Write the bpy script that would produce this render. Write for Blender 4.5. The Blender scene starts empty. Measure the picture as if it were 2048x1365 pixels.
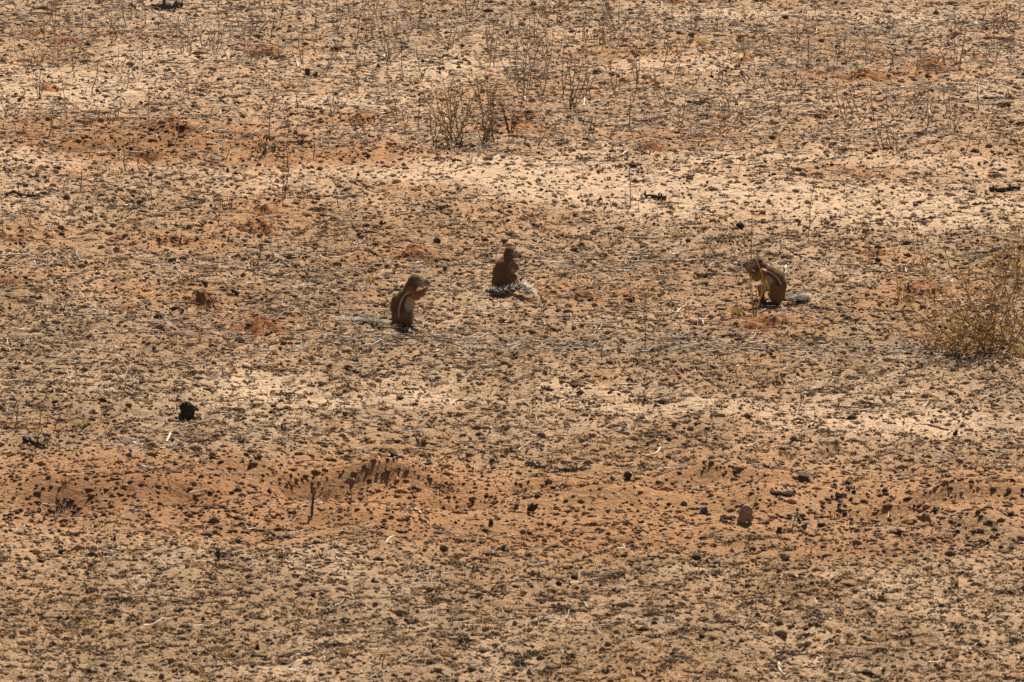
import bpy, bmesh, math, random
import numpy as np
from mathutils import Vector, Matrix

SC = bpy.context.scene
COL = SC.collection
RNG = np.random.default_rng(7)
random.seed(7)

# ------------------------------------------------------------------ camera, sky, sun, exposure
PITCH = math.radians(10.0)
DIST = 60.0
CAM_H = DIST * math.sin(PITCH)
HFOV = math.radians(4.39)
FPX = 1024 / math.tan(HFOV / 2)            # focal length in photo pixels (2048 wide)
SUN_EL, SUN_AZ = math.radians(50), math.radians(16)   # azimuth from +Y towards +X

cam = bpy.data.cameras.new('camera')
cam.angle = HFOV
cam.clip_start, cam.clip_end = 1.0, 20000.0
cam.dof.use_dof = True
cam.dof.focus_distance = 62.0
cam.dof.aperture_fstop = 18.0
camo = bpy.data.objects.new('camera', cam)
camo.location = (0, 0, CAM_H)
camo.rotation_euler = (math.pi / 2 - PITCH, 0, 0)
COL.objects.link(camo)
SC.camera = camo

w = bpy.data.worlds.new('World'); SC.world = w; w.use_nodes = True
nt = w.node_tree
sky = nt.nodes.new('ShaderNodeTexSky'); sky.sky_type = 'NISHITA'; sky.sun_disc = False
sky.sun_elevation, sky.sun_rotation = SUN_EL, SUN_AZ
sky.air_density, sky.dust_density = 1.0, 1.5
bg = nt.nodes['Background']; bg.inputs[1].default_value = 0.05
nt.links.new(sky.outputs[0], bg.inputs[0])

sun = bpy.data.lights.new('sun', 'SUN'); sun.energy = 5.0; sun.angle = math.radians(0.53)
sun.color = (1.0, 0.93, 0.81)
suno = bpy.data.objects.new('sun', sun)
sdir = Vector((math.sin(SUN_AZ) * math.cos(SUN_EL), math.cos(SUN_AZ) * math.cos(SUN_EL), math.sin(SUN_EL)))
suno.rotation_euler = sdir.to_track_quat('Z', 'Y').to_euler()
suno.location = (10, 70, 40)
COL.objects.link(suno)

SC.view_settings.view_transform = 'Standard'
SC.view_settings.look = 'None'
SC.view_settings.exposure = 0.82
SC.view_settings.gamma = 1.0

# ------------------------------------------------------------------ noise and picking helpers
def _hash(ix, iy, seed):
    n = (ix.astype(np.int64) * 374761393 + iy.astype(np.int64) * 668265263 + seed * 974634777) & 0xffffffff
    n = ((n ^ (n >> 13)) * 1274126177) & 0xffffffff
    n = n ^ (n >> 16)
    return (n & 0xffffff) / float(0xffffff)

def vnoise(x, y, seed=0):
    x = np.asarray(x, float); y = np.asarray(y, float)
    fx, fy = np.floor(x), np.floor(y)
    tx, ty = x - fx, y - fy
    tx = tx * tx * (3 - 2 * tx); ty = ty * ty * (3 - 2 * ty)
    a, b = _hash(fx, fy, seed), _hash(fx + 1, fy, seed)
    c, d = _hash(fx, fy + 1, seed), _hash(fx + 1, fy + 1, seed)
    return (a + (b - a) * tx) * (1 - ty) + (c + (d - c) * tx) * ty

def fbm(x, y, seed=0, oct=4):
    s, a, t = 0, 0.5, 0
    for i in range(oct):
        s = s + a * vnoise(np.asarray(x) * 2 ** i, np.asarray(y) * 2 ** i, seed + i * 17); t += a; a *= 0.55
    return s / t

SP, CP = math.sin(PITCH), math.cos(PITCH)
def uv_flat(x, y):
    """photo pixel of a ground point on the level plane"""
    x = np.asarray(x, float); y = np.asarray(y, float)
    dep = y * CP + CAM_H * SP
    up = y * SP - CAM_H * CP
    return 1024 + FPX * x / dep, 682.5 - FPX * up / dep

def flat_xy(u, v):
    c = (682.5 - v) / FPX
    dz = -SP + c * CP; dy = CP + c * SP
    t = -CAM_H / dz
    return (u - 1024) / FPX * t, dy * t

# relief of the burrowed sand bank and heaps: (u, v, half-width px, half-depth px, height m)
RELIEF = [
    (640, 985, 95, 17, -.085), (905, 990, 105, 15, -.07), (1290, 978, 80, 10, -.05), (1730, 1005, 110, 22, -.10),
    (1850, 1035, 60, 12, -.04), (1200, 1003, 200, 17, .045), (770, 958, 130, 8, .05), (500, 962, 100, 14, .05),
    (1540, 1005, 140, 20, .06), (1960, 1060, 110, 14, .05), (1450, 955, 160, 7, .035), (300, 985, 180, 22, .035),
    (100, 985, 120, 14, .03), (1950, 985, 140, 8, .05), (1100, 960, 100, 6, .03), (380, 1010, 60, 10, -.03),
    (690, 1040, 120, 10, .03), (1000, 1050, 130, 10, -.03), (120, 1010, 60, 10, -.035),
    (350, 290, 150, 18, .05), (180, 300, 60, 7, -.06), (640, 320, 180, 12, .04), (280, 315, 40, 5, -.05),
    (560, 275, 60, 6, -.04), (1540, 655, 60, 10, .02), (415, 600, 45, 10, .03),
]
_REL = []
for (u, v, a, b, hgt) in RELIEF:
    cx, cy = flat_xy(u, v)
    x1, _ = flat_xy(u + a, v); _, y1 = flat_xy(u, v - b)
    _REL.append((cx, cy, abs(x1 - cx), abs(y1 - cy), hgt * (1.7 if v > 900 else 1.2)))

def hfun(x, y):
    x = np.asarray(x, float); y = np.asarray(y, float)
    h = (fbm(x * .5, y * .25, 3, 3) - .5) * .10
    h = h + (fbm(x * 2.2, y * 1.6, 11, 3) - .5) * .05
    sm = 1 - .7 * np.exp(-((uv_flat(x, y)[1] - 1000) / 65.) ** 2)      # the bank is wind-smoothed
    h = h + ((fbm(x * 9, y * 6, 23, 3) - .5) * .050 + (vnoise(x * 26, y * 13, 29) - .5) * .019) * sm
    for cx, cy, a, b, hg in _REL:
        r = ((x - cx) / a) ** 2 + ((y - cy) / b) ** 2
        h = h + hg * np.exp(-r * 1.1) * (1 + .5 * (vnoise(x * 6, y * 4, 71) - .5))
    return h

def G(u, v):
    """photo pixel -> point on the relief"""
    c = (682.5 - v) / FPX
    dx, dz, dy = (u - 1024) / FPX, -SP + c * CP, CP + c * SP
    t = -CAM_H / dz
    for _ in range(8):
        z = float(hfun(dx * t, dy * t)); t = (z - CAM_H) / dz
    return Vector((dx * t, dy * t, CAM_H + dz * t))

def MPP(p):
    return (p.y * CP + (CAM_H - p.z) * SP) / FPX

def at(u, v, y):
    """photo pixel -> point in the upright plane at distance y"""
    c = (682.5 - v) / FPX
    t = y / (CP + c * SP)
    return Vector(((u - 1024) / FPX * t, y, CAM_H + (-SP + c * CP) * t))

# ------------------------------------------------------------------ materials
def new_mat(name):
    m = bpy.data.materials.new(name); m.use_nodes = True
    for n in list(m.node_tree.nodes): m.node_tree.nodes.remove(n)
    return m, m.node_tree.nodes, m.node_tree.links

def mat_attr(name, rough=.9, transl=0.0, nscale=60, namp=.35, bump=0.0, bscale=200, sheen=0.0):
    m, N, L = new_mat(name)
    out = N.new('ShaderNodeOutputMaterial')
    at_ = N.new('ShaderNodeAttribute'); at_.attribute_name = 'col'
    geo = N.new('ShaderNodeNewGeometry')
    no = N.new('ShaderNodeTexNoise'); no.inputs['Scale'].default_value = nscale; no.inputs['Detail'].default_value = 3
    L.new(geo.outputs['Position'], no.inputs['Vector'])
    mr = N.new('ShaderNodeMapRange')
    mr.inputs[1].default_value, mr.inputs[2].default_value = .25, .75
    mr.inputs[3].default_value, mr.inputs[4].default_value = 1 - namp, 1 + namp
    L.new(no.outputs[0], mr.inputs[0])
    mul = N.new('ShaderNodeVectorMath'); mul.operation = 'SCALE'
    L.new(at_.outputs['Color'], mul.inputs[0]); L.new(mr.outputs[0], mul.inputs['Scale'])
    b = N.new('ShaderNodeBsdfPrincipled'); b.inputs['Roughness'].default_value = rough
    b.inputs['Specular IOR Level'].default_value = .15
    if sheen: b.inputs['Sheen Weight'].default_value = sheen
    L.new(mul.outputs[0], b.inputs['Base Color'])
    if bump:
        n2 = N.new('ShaderNodeTexNoise'); n2.inputs['Scale'].default_value = bscale; n2.inputs['Detail'].default_value = 4
        L.new(geo.outputs['Position'], n2.inputs['Vector'])
        bp = N.new('ShaderNodeBump'); bp.inputs['Strength'].default_value = bump; bp.inputs['Distance'].default_value = .01
        L.new(n2.outputs[0], bp.inputs['Height']); L.new(bp.outputs[0], b.inputs['Normal'])
    if transl:
        t = N.new('ShaderNodeBsdfTranslucent'); L.new(mul.outputs[0], t.inputs[0])
        mx = N.new('ShaderNodeMixShader'); mx.inputs[0].default_value = transl
        L.new(b.outputs[0], mx.inputs[1]); L.new(t.outputs[0], mx.inputs[2]); L.new(mx.outputs[0], out.inputs[0])
    else:
        L.new(b.outputs[0], out.inputs[0])
    return m

def mat_ground():
    m, N, L = new_mat('soil')
    out = N.new('ShaderNodeOutputMaterial')
    at_ = N.new('ShaderNodeAttribute'); at_.attribute_name = 'col'
    geo = N.new('ShaderNodeNewGeometry')
    b = N.new('ShaderNodeBsdfPrincipled'); b.inputs['Roughness'].default_value = .95
    b.inputs['Specular IOR Level'].default_value = .1
    prev = at_.outputs['Color']
    for sc, lo, hi, det in ((14, .84, 1.14, 4), (70, .66, 1.2, 4), (300, .7, 1.22, 2)):
        no = N.new('ShaderNodeTexNoise'); no.inputs['Scale'].default_value = sc; no.inputs['Detail'].default_value = det
        L.new(geo.outputs['Position'], no.inputs['Vector'])
        mr = N.new('ShaderNodeMapRange'); mr.inputs[1].default_value, mr.inputs[2].default_value = .3, .7
        mr.inputs[3].default_value, mr.inputs[4].default_value = lo, hi
        L.new(no.outputs[0], mr.inputs[0])
        mu = N.new('ShaderNodeVectorMath'); mu.operation = 'SCALE'
        L.new(prev, mu.inputs[0]); L.new(mr.outputs[0], mu.inputs['Scale']); prev = mu.outputs[0]
    L.new(prev, b.inputs['Base Color'])
    n1 = N.new('ShaderNodeTexNoise'); n1.inputs['Scale'].default_value = 38; n1.inputs['Detail'].default_value = 6
    n1.inputs['Roughness'].default_value = .65
    L.new(geo.outputs['Position'], n1.inputs['Vector'])
    bp = N.new('ShaderNodeBump'); bp.inputs['Strength'].default_value = 1.0; bp.inputs['Distance'].default_value = .03
    L.new(n1.outputs[0], bp.inputs['Height']); L.new(bp.outputs[0], b.inputs['Normal'])
    L.new(b.outputs[0], out.inputs[0])
    return m

M_SOIL = mat_ground()
M_CLOD = mat_attr('clod', .95, 0, 90, .3, .6, 180)
M_WOOD = mat_attr('dead_wood', .85, 0, 120, .35)
M_GRASS = mat_attr('dry_grass', .8, .35, 60, .3)
M_FUR = mat_attr('fur', .95, 0, 220, .3, .6, 400, 0)
M_HAIR = mat_attr('fur_hair', .6, .45, 150, .2)
M_MOUND = mat_attr('red_earth', .95, 0, 120, .3, .9, 110)
def mat_eye():
    m, N, L = new_mat('eye'); out = N.new('ShaderNodeOutputMaterial')
    b = N.new('ShaderNodeBsdfPrincipled'); b.inputs['Roughness'].default_value = .12
    no = N.new('ShaderNodeTexNoise'); no.inputs['Scale'].default_value = 300
    cr = N.new('ShaderNodeValToRGB'); cr.color_ramp.elements[0].color = (.006, .004, .003, 1); cr.color_ramp.elements[1].color = (.02, .013, .008, 1)
    L.new(no.outputs[0], cr.inputs[0]); L.new(cr.outputs[0], b.inputs['Base Color']); L.new(b.outputs[0], out.inputs[0])
    return m
M_EYE = mat_eye()

# ------------------------------------------------------------------ mesh helpers
def mesh_from(name, V, F, C=None, mat=None, smooth=False):
    V = np.asarray(V, np.float32); F = np.asarray(F, np.int32)
    me = bpy.data.meshes.new(name)
    k = F.shape[1]
    me.vertices.add(len(V)); me.vertices.foreach_set('co', V.ravel())
    me.loops.add(F.size); me.loops.foreach_set('vertex_index', F.ravel())
    me.polygons.add(len(F)); me.polygons.foreach_set('loop_start', np.arange(0, F.size, k, dtype=np.int32))
    me.polygons.foreach_set('loop_total', np.full(len(F), k, np.int32))
    if smooth: me.polygons.foreach_set('use_smooth', np.ones(len(F), bool))
    me.update(calc_edges=True); me.validate()
    if C is not None:
        C = np.asarray(C, np.float32)
        if C.ndim == 1: C = np.tile(C, (len(V), 1))
        a = me.color_attributes.new('col', 'FLOAT_COLOR', 'POINT')
        a.data.foreach_set('color', np.concatenate([np.clip(C, 0, 1), np.ones((len(V), 1), np.float32)], 1).ravel())
    if mat: me.materials.append(mat)
    return me

def link(name, me, parent=None, loc=(0, 0, 0), rot=None, scale=None):
    o = bpy.data.objects.new(name, me); COL.objects.link(o)
    o.location = loc
    if rot is not None: o.rotation_euler = rot
    if scale is not None: o.scale = scale
    if parent is not None: o.parent = parent
    return o

def tag(o, label=None, cat=None, group=None, kind=None):
    if label: o['label'] = label
    if cat: o['category'] = cat
    if group: o['group'] = group
    if kind: o['kind'] = kind
    return o

class Acc:
    def __init__(s): s.V, s.F, s.C, s.n = [], [], [], 0
    def add(s, V, F, C):
        V = np.asarray(V, float); F = np.asarray(F, int)
        C = np.asarray(C, float)
        if C.ndim == 1: C = np.tile(C, (len(V), 1))
        s.V.append(V); s.F.append(F + s.n); s.C.append(C); s.n += len(V)
    def mesh(s, name, mat, smooth=False, origin=None):
        V = np.concatenate(s.V)
        if origin is not None: V = V - np.asarray(origin)
        return mesh_from(name, V, np.concatenate(s.F), np.concatenate(s.C), mat, smooth)

def tube(P, R, sides=4):
    P = np.asarray(P, float); n = len(P); R = np.broadcast_to(R, (n,))
    T = np.gradient(P, axis=0); T /= np.linalg.norm(T, axis=1)[:, None] + 1e-9
    ref = np.where(np.abs(T[:, 2:3]) > .9, np.array([[1., 0, 0]]), np.array([[0, 0, 1.]]))
    A = np.cross(T, ref); A /= np.linalg.norm(A, axis=1)[:, None] + 1e-9
    B = np.cross(T, A)
    an = np.arange(sides) * 2 * math.pi / sides
    V = (P[:, None] + R[:, None, None] * (np.cos(an)[None, :, None] * A[:, None] + np.sin(an)[None, :, None] * B[:, None])).reshape(-1, 3)
    F = []
    for i in range(n - 1):
        for j in range(sides):
            a, b = i * sides + j, i * sides + (j + 1) % sides
            F += [(a, b, b + sides), (a, b + sides, a + sides)]
    for base, flip in ((0, 0), ((n - 1) * sides, 1)):
        for j in range(1, sides - 1):
            F.append((base, base + j + flip, base + j + 1 - flip))
    return V, np.array(F)

def bez(p, m, q, n):
    t = np.linspace(0, 1, n)[:, None]
    p, m, q = np.asarray(p), np.asarray(m), np.asarray(q)
    return (1 - t) ** 2 * p + 2 * t * (1 - t) * m + t * t * q

def jit(c, amt=.2, r=RNG):
    c = np.asarray(c, float)
    return c * (1 + (r.random() - .5) * 2 * amt) * (1 + (r.random(3) - .5) * amt * .4)

def ico(sub):
    bm = bmesh.new(); bmesh.ops.create_icosphere(bm, subdivisions=sub, radius=1)
    bm.verts.ensure_lookup_table()
    V = np.array([v.co[:] for v in bm.verts]); F = np.array([[v.index for v in f.verts] for f in bm.faces])
    bm.free(); return V, F
ICO = {i: ico(i) for i in (1, 2, 3)}
OCT = (np.array([[1, 0, 0], [0, 1, 0], [-1, 0, 0], [0, -1, 0], [0, 0, 1], [0, 0, -.6]], float),
       np.array([[0, 1, 4], [1, 2, 4], [2, 3, 4], [3, 0, 4], [1, 0, 5], [2, 1, 5], [3, 2, 5], [0, 3, 5]]))

def rock_shape(sub, seed, rough=.3, flat=.75, facet=0):
    V, F = ICO[sub]; r = np.random.default_rng(seed)
    V = V.copy()
    for _ in range(7 + facet * 5):
        d = r.normal(size=3); d /= np.linalg.norm(d)
        if facet:
            k = .55 + .35 * r.random(); s = V @ d
            V -= np.clip(s - k, 0, None)[:, None] * d * .9
        V *= (1 + rough * .35 * np.sin(V @ d * (2 + 4 * r.random()) + r.random() * 6))[:, None]
    V *= 1 + (r.random((len(V), 1)) - .5) * rough * .5
    V[:, 2] *= flat
    V /= np.abs(V[:, 0]).max()
    return V, F

def scatter(proto, P, yaw, S, Ccol, tilt=None, vjit=.12):
    """many copies of a small shape joined in one array"""
    pv, pf = proto; K, n = len(P), len(pv)
    c, s = np.cos(yaw), np.sin(yaw)
    L = pv[None] * S[:, None, :]
    if tilt is not None:
        ct, st = np.cos(tilt)[:, None], np.sin(tilt)[:, None]
        L = np.stack([L[..., 0], L[..., 1] * ct - L[..., 2] * st, L[..., 1] * st + L[..., 2] * ct], -1)
    X = L[..., 0] * c[:, None] - L[..., 1] * s[:, None]
    Y = L[..., 0] * s[:, None] + L[..., 1] * c[:, None]
    V = np.stack([X, Y, L[..., 2]], -1) + P[:, None]
    F = pf[None] + (np.arange(K) * n)[:, None, None]
    C = np.repeat(Ccol[:, None], n, 1) * (1 + (RNG.random((K, n, 1)) - .5) * 2 * vjit)
    return V.reshape(-1, 3), F.reshape(-1, 3), C.reshape(-1, 3)

# ------------------------------------------------------------------ soil zones (in photo pixels, laid out on the ground)
# red-earth mounds: u, v(front base), width, apparent height
MOUNDS = [
    (835, 518, 88, 26), (518, 666, 118, 30), (1310, 302, 74, 22), (412, 618, 84, 34), (256, 620, 64, 13),
    (512, 470, 92, 28), (528, 432, 74, 22), (98, 190, 60, 12), (1532, 662, 100, 28), (330, 213, 62, 11),
    (536, 116, 84, 20), (1204, 70, 56, 12), (1052, 240, 74, 15), (1958, 121, 56, 11), (1868, 142, 80, 27),
    (1738, 160, 116, 26), (350, 494, 104, 24), (720, 250, 66, 18), (1440, 238, 62, 11), (1302, 168, 46, 9),
    (1848, 592, 116, 26), (1748, 514, 66, 22), (1172, 600, 92, 16), (32, 484, 70, 14), (22, 572, 84, 14),
    (132, 90, 66, 16), (1492, 124, 56, 13), (1272, 112, 56, 10), (980, 150, 36, 8), (1350, 12, 46, 11),
    (352, 292, 120, 34), (1785, 562, 70, 13), (1035, 262, 90, 16), (275, 322, 74, 18), (1655, 232, 50, 10),
]
# soil patches: u, v, half-width, half-height, kind (o orange, p pale, g grey litter, d dark brown incl. hollow shade), strength
PATCH = [
    (300, 300, 330, 42, 'o', .95), (620, 325, 250, 28, 'o', .8), (1030, 270, 180, 16, 'o', .55), (150, 92, 170, 14, 'o', .6),
    (1740, 150, 160, 20, 'o', .7), (1640, 105, 60, 12, 'o', .5), (1790, 100, 90, 12, 'o', .5), (1880, 130, 80, 25, 'o', .7),
    (560, 110, 90, 20, 'o', .6), (1260, 115, 130, 14, 'o', .5), (530, 440, 130, 40, 'o', .65), (830, 510, 120, 22, 'o', .6),
    (350, 490, 140, 25, 'o', .6), (60, 480, 120, 20, 'o', .5), (420, 605, 110, 30, 'o', .6), (515, 655, 130, 22, 'o', .6),
    (1535, 650, 120, 24, 'o', .6), (1850, 575, 160, 26, 'o', .6), (1190, 590, 140, 20, 'o', .5), (40, 870, 140, 22, 'o', .6),
    (60, 575, 120, 12, 'o', .45), (250, 610, 110, 14, 'o', .4), (1700, 355, 160, 10, 'o', .35), (850, 390, 120, 12, 'o', .35),
    (1390, 280, 240, 12, 'o', .3), (720, 245, 100, 16, 'o', .5), (1750, 505, 80, 18, 'o', .5),
    (150, 200, 200, 45, 'p', .8), (330, 130, 180, 25, 'p', .6), (650, 215, 160, 22, 'p', .7), (1370, 130, 200, 25, 'p', .7),
    (1640, 30, 260, 20, 'p', .5), (900, 140, 140, 25, 'p', .6), (80, 335, 220, 22, 'p', .7), (900, 355, 320, 22, 'p', .95),
    (1250, 385, 300, 35, 'p', .85), (1700, 420, 400, 36, 'p', .75), (1900, 330, 250, 25, 'p', .6), (1500, 320, 200, 18, 'p', .6),
    (480, 770, 200, 30, 'p', .4), (800, 800, 250, 16, 'p', .45), (1350, 805, 260, 22, 'p', .5), (1800, 830, 330, 22, 'p', .5),
    (1200, 775, 150, 12, 'p', .5), (1600, 1145, 130, 8, 'p', .5), (1380, 1125, 90, 8, 'p', .4), (520, 1340, 120, 14, 'p', .4),
    (230, 1000, 330, 55, 'd', .8), (1000, 1062, 700, 22, 'd', .6), (1800, 1092, 260, 22, 'd', .6), (640, 995, 90, 18, 'd', .5), (1760, 1012, 110, 20, 'd', .6), (905, 992, 90, 12, 'd', .4),  # last three paint shade into the soil colour of the bank hollows
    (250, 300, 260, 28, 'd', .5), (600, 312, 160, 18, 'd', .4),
    (350, 70, 180, 30, 'g', .6), (90, 70, 120, 30, 'g', .6), (400, 140, 140, 12, 'g', .5), (560, 150, 90, 14, 'g', .6),
    (120, 255, 160, 12, 'g', .7), (1100, 120, 120, 50, 'g', .4), (1560, 130, 110, 26, 'g', .7), (1950, 150, 120, 24, 'g', .8),
    (1850, 50, 180, 22, 'g', .6), (1640, 120, 100, 14, 'g', .6), (950, 290, 160, 12, 'g', .8), (720, 290, 140, 12, 'g', .7),
    (1300, 245, 220, 14, 'g', .5), (1650, 280, 180, 16, 'g', .6), (1900, 275, 150, 10, 'g', .5), (880, 45, 160, 20, 'g', .5),
    (1000, 690, 420, 16, 'g', .7), (1650, 690, 320, 18, 'g', .6), (1180, 525, 240, 18, 'g', .4), (200, 530, 160, 14, 'g', .4),
    (330, 660, 200, 20, 'g', .5), (1650, 530, 200, 14, 'g', .5), (300, 900, 200, 15, 'g', .4), (900, 580, 300, 20, 'g', .25),
]
V_KEY = np.array([-200, 60, 200, 300, 350, 400, 450, 520, 620, 690, 760, 810, 870, 915, 950, 1000, 1060, 1095, 1130, 1365, 1600], float)
K_PALE = np.array([.55, .55, .6, .45, .6, .6, .4, .2, .16, .1, .22, .34, .15, .15, .1, .05, .05, .08, .12, .14, .14])
K_ORNG = np.array([.25, .25, .25, .4, .3, .22, .25, .3, .25, .15, .12, .1, .12, .28, .85, .95, .75, .38, .12, .10, .1])
K_TUFT = np.array([.25, .25, .25, .35, .3, .4, .7, .8, .85, .9, .95, .8, 1., .75, .28, .12, .3, .65, 1.15, 1.3, 1.3])
K_STICK = np.array([1., 1., .95, .8, .45, .35, .45, .75, .7, .8, .3, .22, .3, .2, .12, .08, .12, .15, .15, .2, .2])
K_CLOD = np.array([.35, .35, .4, .45, .4, .35, .4, .45, .45, .4, .35, .35, .4, .6, .75, .6, .9, .8, .5, .4, .4])
PALE = np.array([.620, .418, .258]); ORNG = np.array([.430, .212, .090]); BRWN = np.array([.350, .212, .108]); GREY = np.array([.330, .235, .155]); DEEP = np.array([.300, .142, .060])

def zones(x, y):
    x = np.asarray(x, float); y = np.asarray(y, float)
    u, v = uv_flat(x, y)
    v = v + (u - 1024) * -.012
    wu = (fbm(x * 1.3, y * .6, 41, 4) - .5); wv = (fbm(x * 1.1, y * .7, 57, 4) - .5)
    vv = v + wv * 60
    pale = np.interp(vv, V_KEY, K_PALE); orng = np.interp(vv, V_KEY, K_ORNG)
    tuft = np.interp(vv, V_KEY, K_TUFT); stick = np.interp(vv, V_KEY, K_STICK); clod = np.interp(vv, V_KEY, K_CLOD)
    grey = np.zeros_like(u); deep = np.zeros_like(u)
    n = fbm(x * 2.6, y * 1.0, 91, 4)
    pale = pale + (n - .5) * 1.5; orng = orng + (fbm(x * 1.9, y * .8, 131, 4) - .5) * 1.1
    grey = grey + (fbm(x * 1.6, y * .8, 151, 4) - .42) * 1.2
    tuft = tuft * np.clip(.2 + 1.7 * fbm(x * 3.2, y * 1.4, 171, 3), .1, 2)
    stick = stick * np.clip(.1 + 1.8 * fbm(x * 1.9, y * .9, 191, 3), .1, 2)
    for (pu, pv, a, b, k, s) in PATCH:
        d = np.sqrt(((u + wu * 90 - pu) / a) ** 2 + ((v + wv * 35 - pv) / b) ** 2)
        m = np.clip(1.35 - d, 0, 1) * s
        if k == 'o': orng = orng + m; pale = pale - m * .5; tuft = tuft * (1 - m * .5)
        elif k == 'p': pale = pale + m * 1.15; tuft = tuft * (1 - .85 * m); stick = stick * (1 - .65 * m); clod = clod * (1 - .75 * m); orng = orng - m * .5
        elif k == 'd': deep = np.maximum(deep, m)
        else: grey = grey + m; stick = stick + 1.6 * m
    pale, orng, grey = [np.clip(q, 0, 1) for q in (pale, orng, grey)]
    tuft = tuft * (1 - .55 * orng)
    col = BRWN + (GREY - BRWN) * grey[..., None] * .8
    col = col + (PALE - col) * pale[..., None]
    col = col + (ORNG - col) * (orng * .9)[..., None]
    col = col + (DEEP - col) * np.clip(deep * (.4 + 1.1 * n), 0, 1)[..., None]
    return dict(u=u, v=v, col=col, pale=pale, orng=orng, grey=grey, tuft=tuft, stick=stick, clod=clod)

# ------------------------------------------------------------------ ground sheet
def build_ground():
    def axis(a, b, step, far):
        mid = np.arange(a, b + step * .5, step)
        ext = []; d = step
        p = 0
        while p < far:
            d *= 1.45; p += d; ext.append(p)
        ext = np.array(ext)
        return np.concatenate([a - ext[::-1], mid, mid[-1] + ext])
    xs = axis(-3.15, 3.15, .015, 6000); ys = axis(50.4, 71.2, .03, 6000)
    X, Y = np.meshgrid(xs, ys)
    Z = hfun(X, Y)
    z = zones(X.ravel(), Y.ravel())
    far = np.clip((np.hypot(X, Y - 60) - 40) / 200, 0, 1)
    V = np.stack([X, Y, Z * (1 - far)], -1).reshape(-1, 3)
    nx, ny = len(xs), len(ys)
    i = np.arange(nx * ny).reshape(ny, nx)
    F = np.stack([i[:-1, :-1], i[:-1, 1:], i[1:, 1:], i[1:, :-1]], -1).reshape(-1, 4)
    o = link('ground', mesh_from('ground', V, F, z['col'], M_SOIL, True))
    tag(o, 'sandy dry-country soil, pale and orange in patches', kind='structure')
build_ground()

# landmarks that labels refer to
LAND = [(811, 655, 'the side-on squirrel'), (1007, 579, 'the squirrel with its back turned'), (1551, 608, 'the hunched squirrel'), (374, 838, 'the knobbly tree stump'),
    (1490, 1046, 'the upright pinkish stone'), (1062, 1027, 'the wedge-shaped stone'), (1850, 1051, 'the large rounded stone'), (1403, 92, 'the bright golden tuft'),
    (911, 286, 'the fan-shaped bush'), (2000, 690, 'the sprawling bush'), (330, 17, 'the charred black log'), (440, 318, 'the bleached twig heap'), (835, 510, 'the broad red mound'),
    (518, 660, 'the smooth domed mound'), (412, 612, 'the cracked red mound'), (1310, 300, 'the conical red mound'), (1738, 155, 'the wide red heap'), (1868, 138, 'the lumpy red heap'),
    (2008, 381, 'the dark branch on pale sand'), (1307, 400, 'the dark stick on pale sand'), (624, 1020, 'the crooked upright twig'), (158, 850, 'the spreading gold tuft'),
    (68, 890, 'the blackened short log'), (287, 940, 'the whitish stone'), (1315, 905, 'the white feather-like twig'), (780, 1082, 'the white hooked twig'), (1562, 1340, 'the white curled twig'),
    (1910, 1312, 'the tawny tuft'), (690, 1310, 'the rusty tuft'), (1300, 1226, 'the brown near tuft'), (123, 1110, 'the lone round clod'), (1261, 415, 'the lone tall stem'),
    (1617, 470, 'the tall stem on pale sand edge'), (300, 395, 'the five-stemmed plant'), (1905, 256, 'the far five-stemmed plant'), (1238, 64, 'the arching eight-stemmed plant'),
    (107, 73, 'the far six-stemmed plant'), (718, 180, 'the paired tall stems'), (245, 533, 'the wide straw tuft'), (1227, 622, 'the dead brown tuft'), (842, 892, 'the dark domed tuft'),
    (1351, 474, 'the dull yellow tuft'), (1606, 964, 'the mossy-looking clod'), (718, 957, 'the dark reddish clod'), (1040, 1330, 'the dark shaggy tuft'), (1910, 1172, 'the tuft with stones'),
    (436, 1120, 'the upright dark clod'), (600, 390, 'the leaning stem cluster')]
def near(u, v):
    return min(LAND, key=lambda q: (q[0] - u) ** 2 + ((q[1] - v) * 2.2) ** 2)[2]

# ------------------------------------------------------------------ red-earth mounds
def mound_obj(i, u, v, wd, hp):
    p = G(u, v); mpp = MPP(p)
    rx = wd * .5 * mpp; ry = rx * .85
    H = max(hp * mpp - .17 * ry, .012) * .85
    cx, cy = p.x, p.y + ry
    r = np.random.default_rng(900 + i)
    nr, na = 12, 36
    V, C = [], []
    for k in range(nr + 1):
        f = k / nr
        for a in range(na):
            th = 2 * math.pi * a / na
            edge = 1 + .28 * (vnoise(math.cos(th) * 2 + i * 7, math.sin(th) * 2, 5) - .5) * 2
            x = cx + rx * f * edge * math.cos(th); y = cy + ry * f * edge * math.sin(th)
            prof = (1 - f * f) ** 1.25
            bump = 1 + .34 * (vnoise(x * 30, y * 30, 8 + i) - .5) * 2 + .30 * (vnoise(x * 80, y * 80, 9 + i) - .5)
            z = float(hfun(x, y)) + H * prof * bump - .006 * f - (.006 if f == 1 else 0)
            V.append((x, y, z))
            C.append(np.array([.29, .122, .044]) * (1 + .7 * (vnoise(x * 50, y * 50, 3) - .5)))
    F = []
    for k in range(nr):
        for a in range(na):
            q, b = k * na + a, k * na + (a + 1) % na
            F += [(q, q + na, b + na), (q, b + na, b)]
    V = np.array(V); o0 = (cx, cy, float(hfun(cx, cy)))
    o = link('soil_mound', mesh_from('soil_mound', V - np.array(o0), F, np.array(C), M_MOUND, True), loc=o0)
    return o
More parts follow.
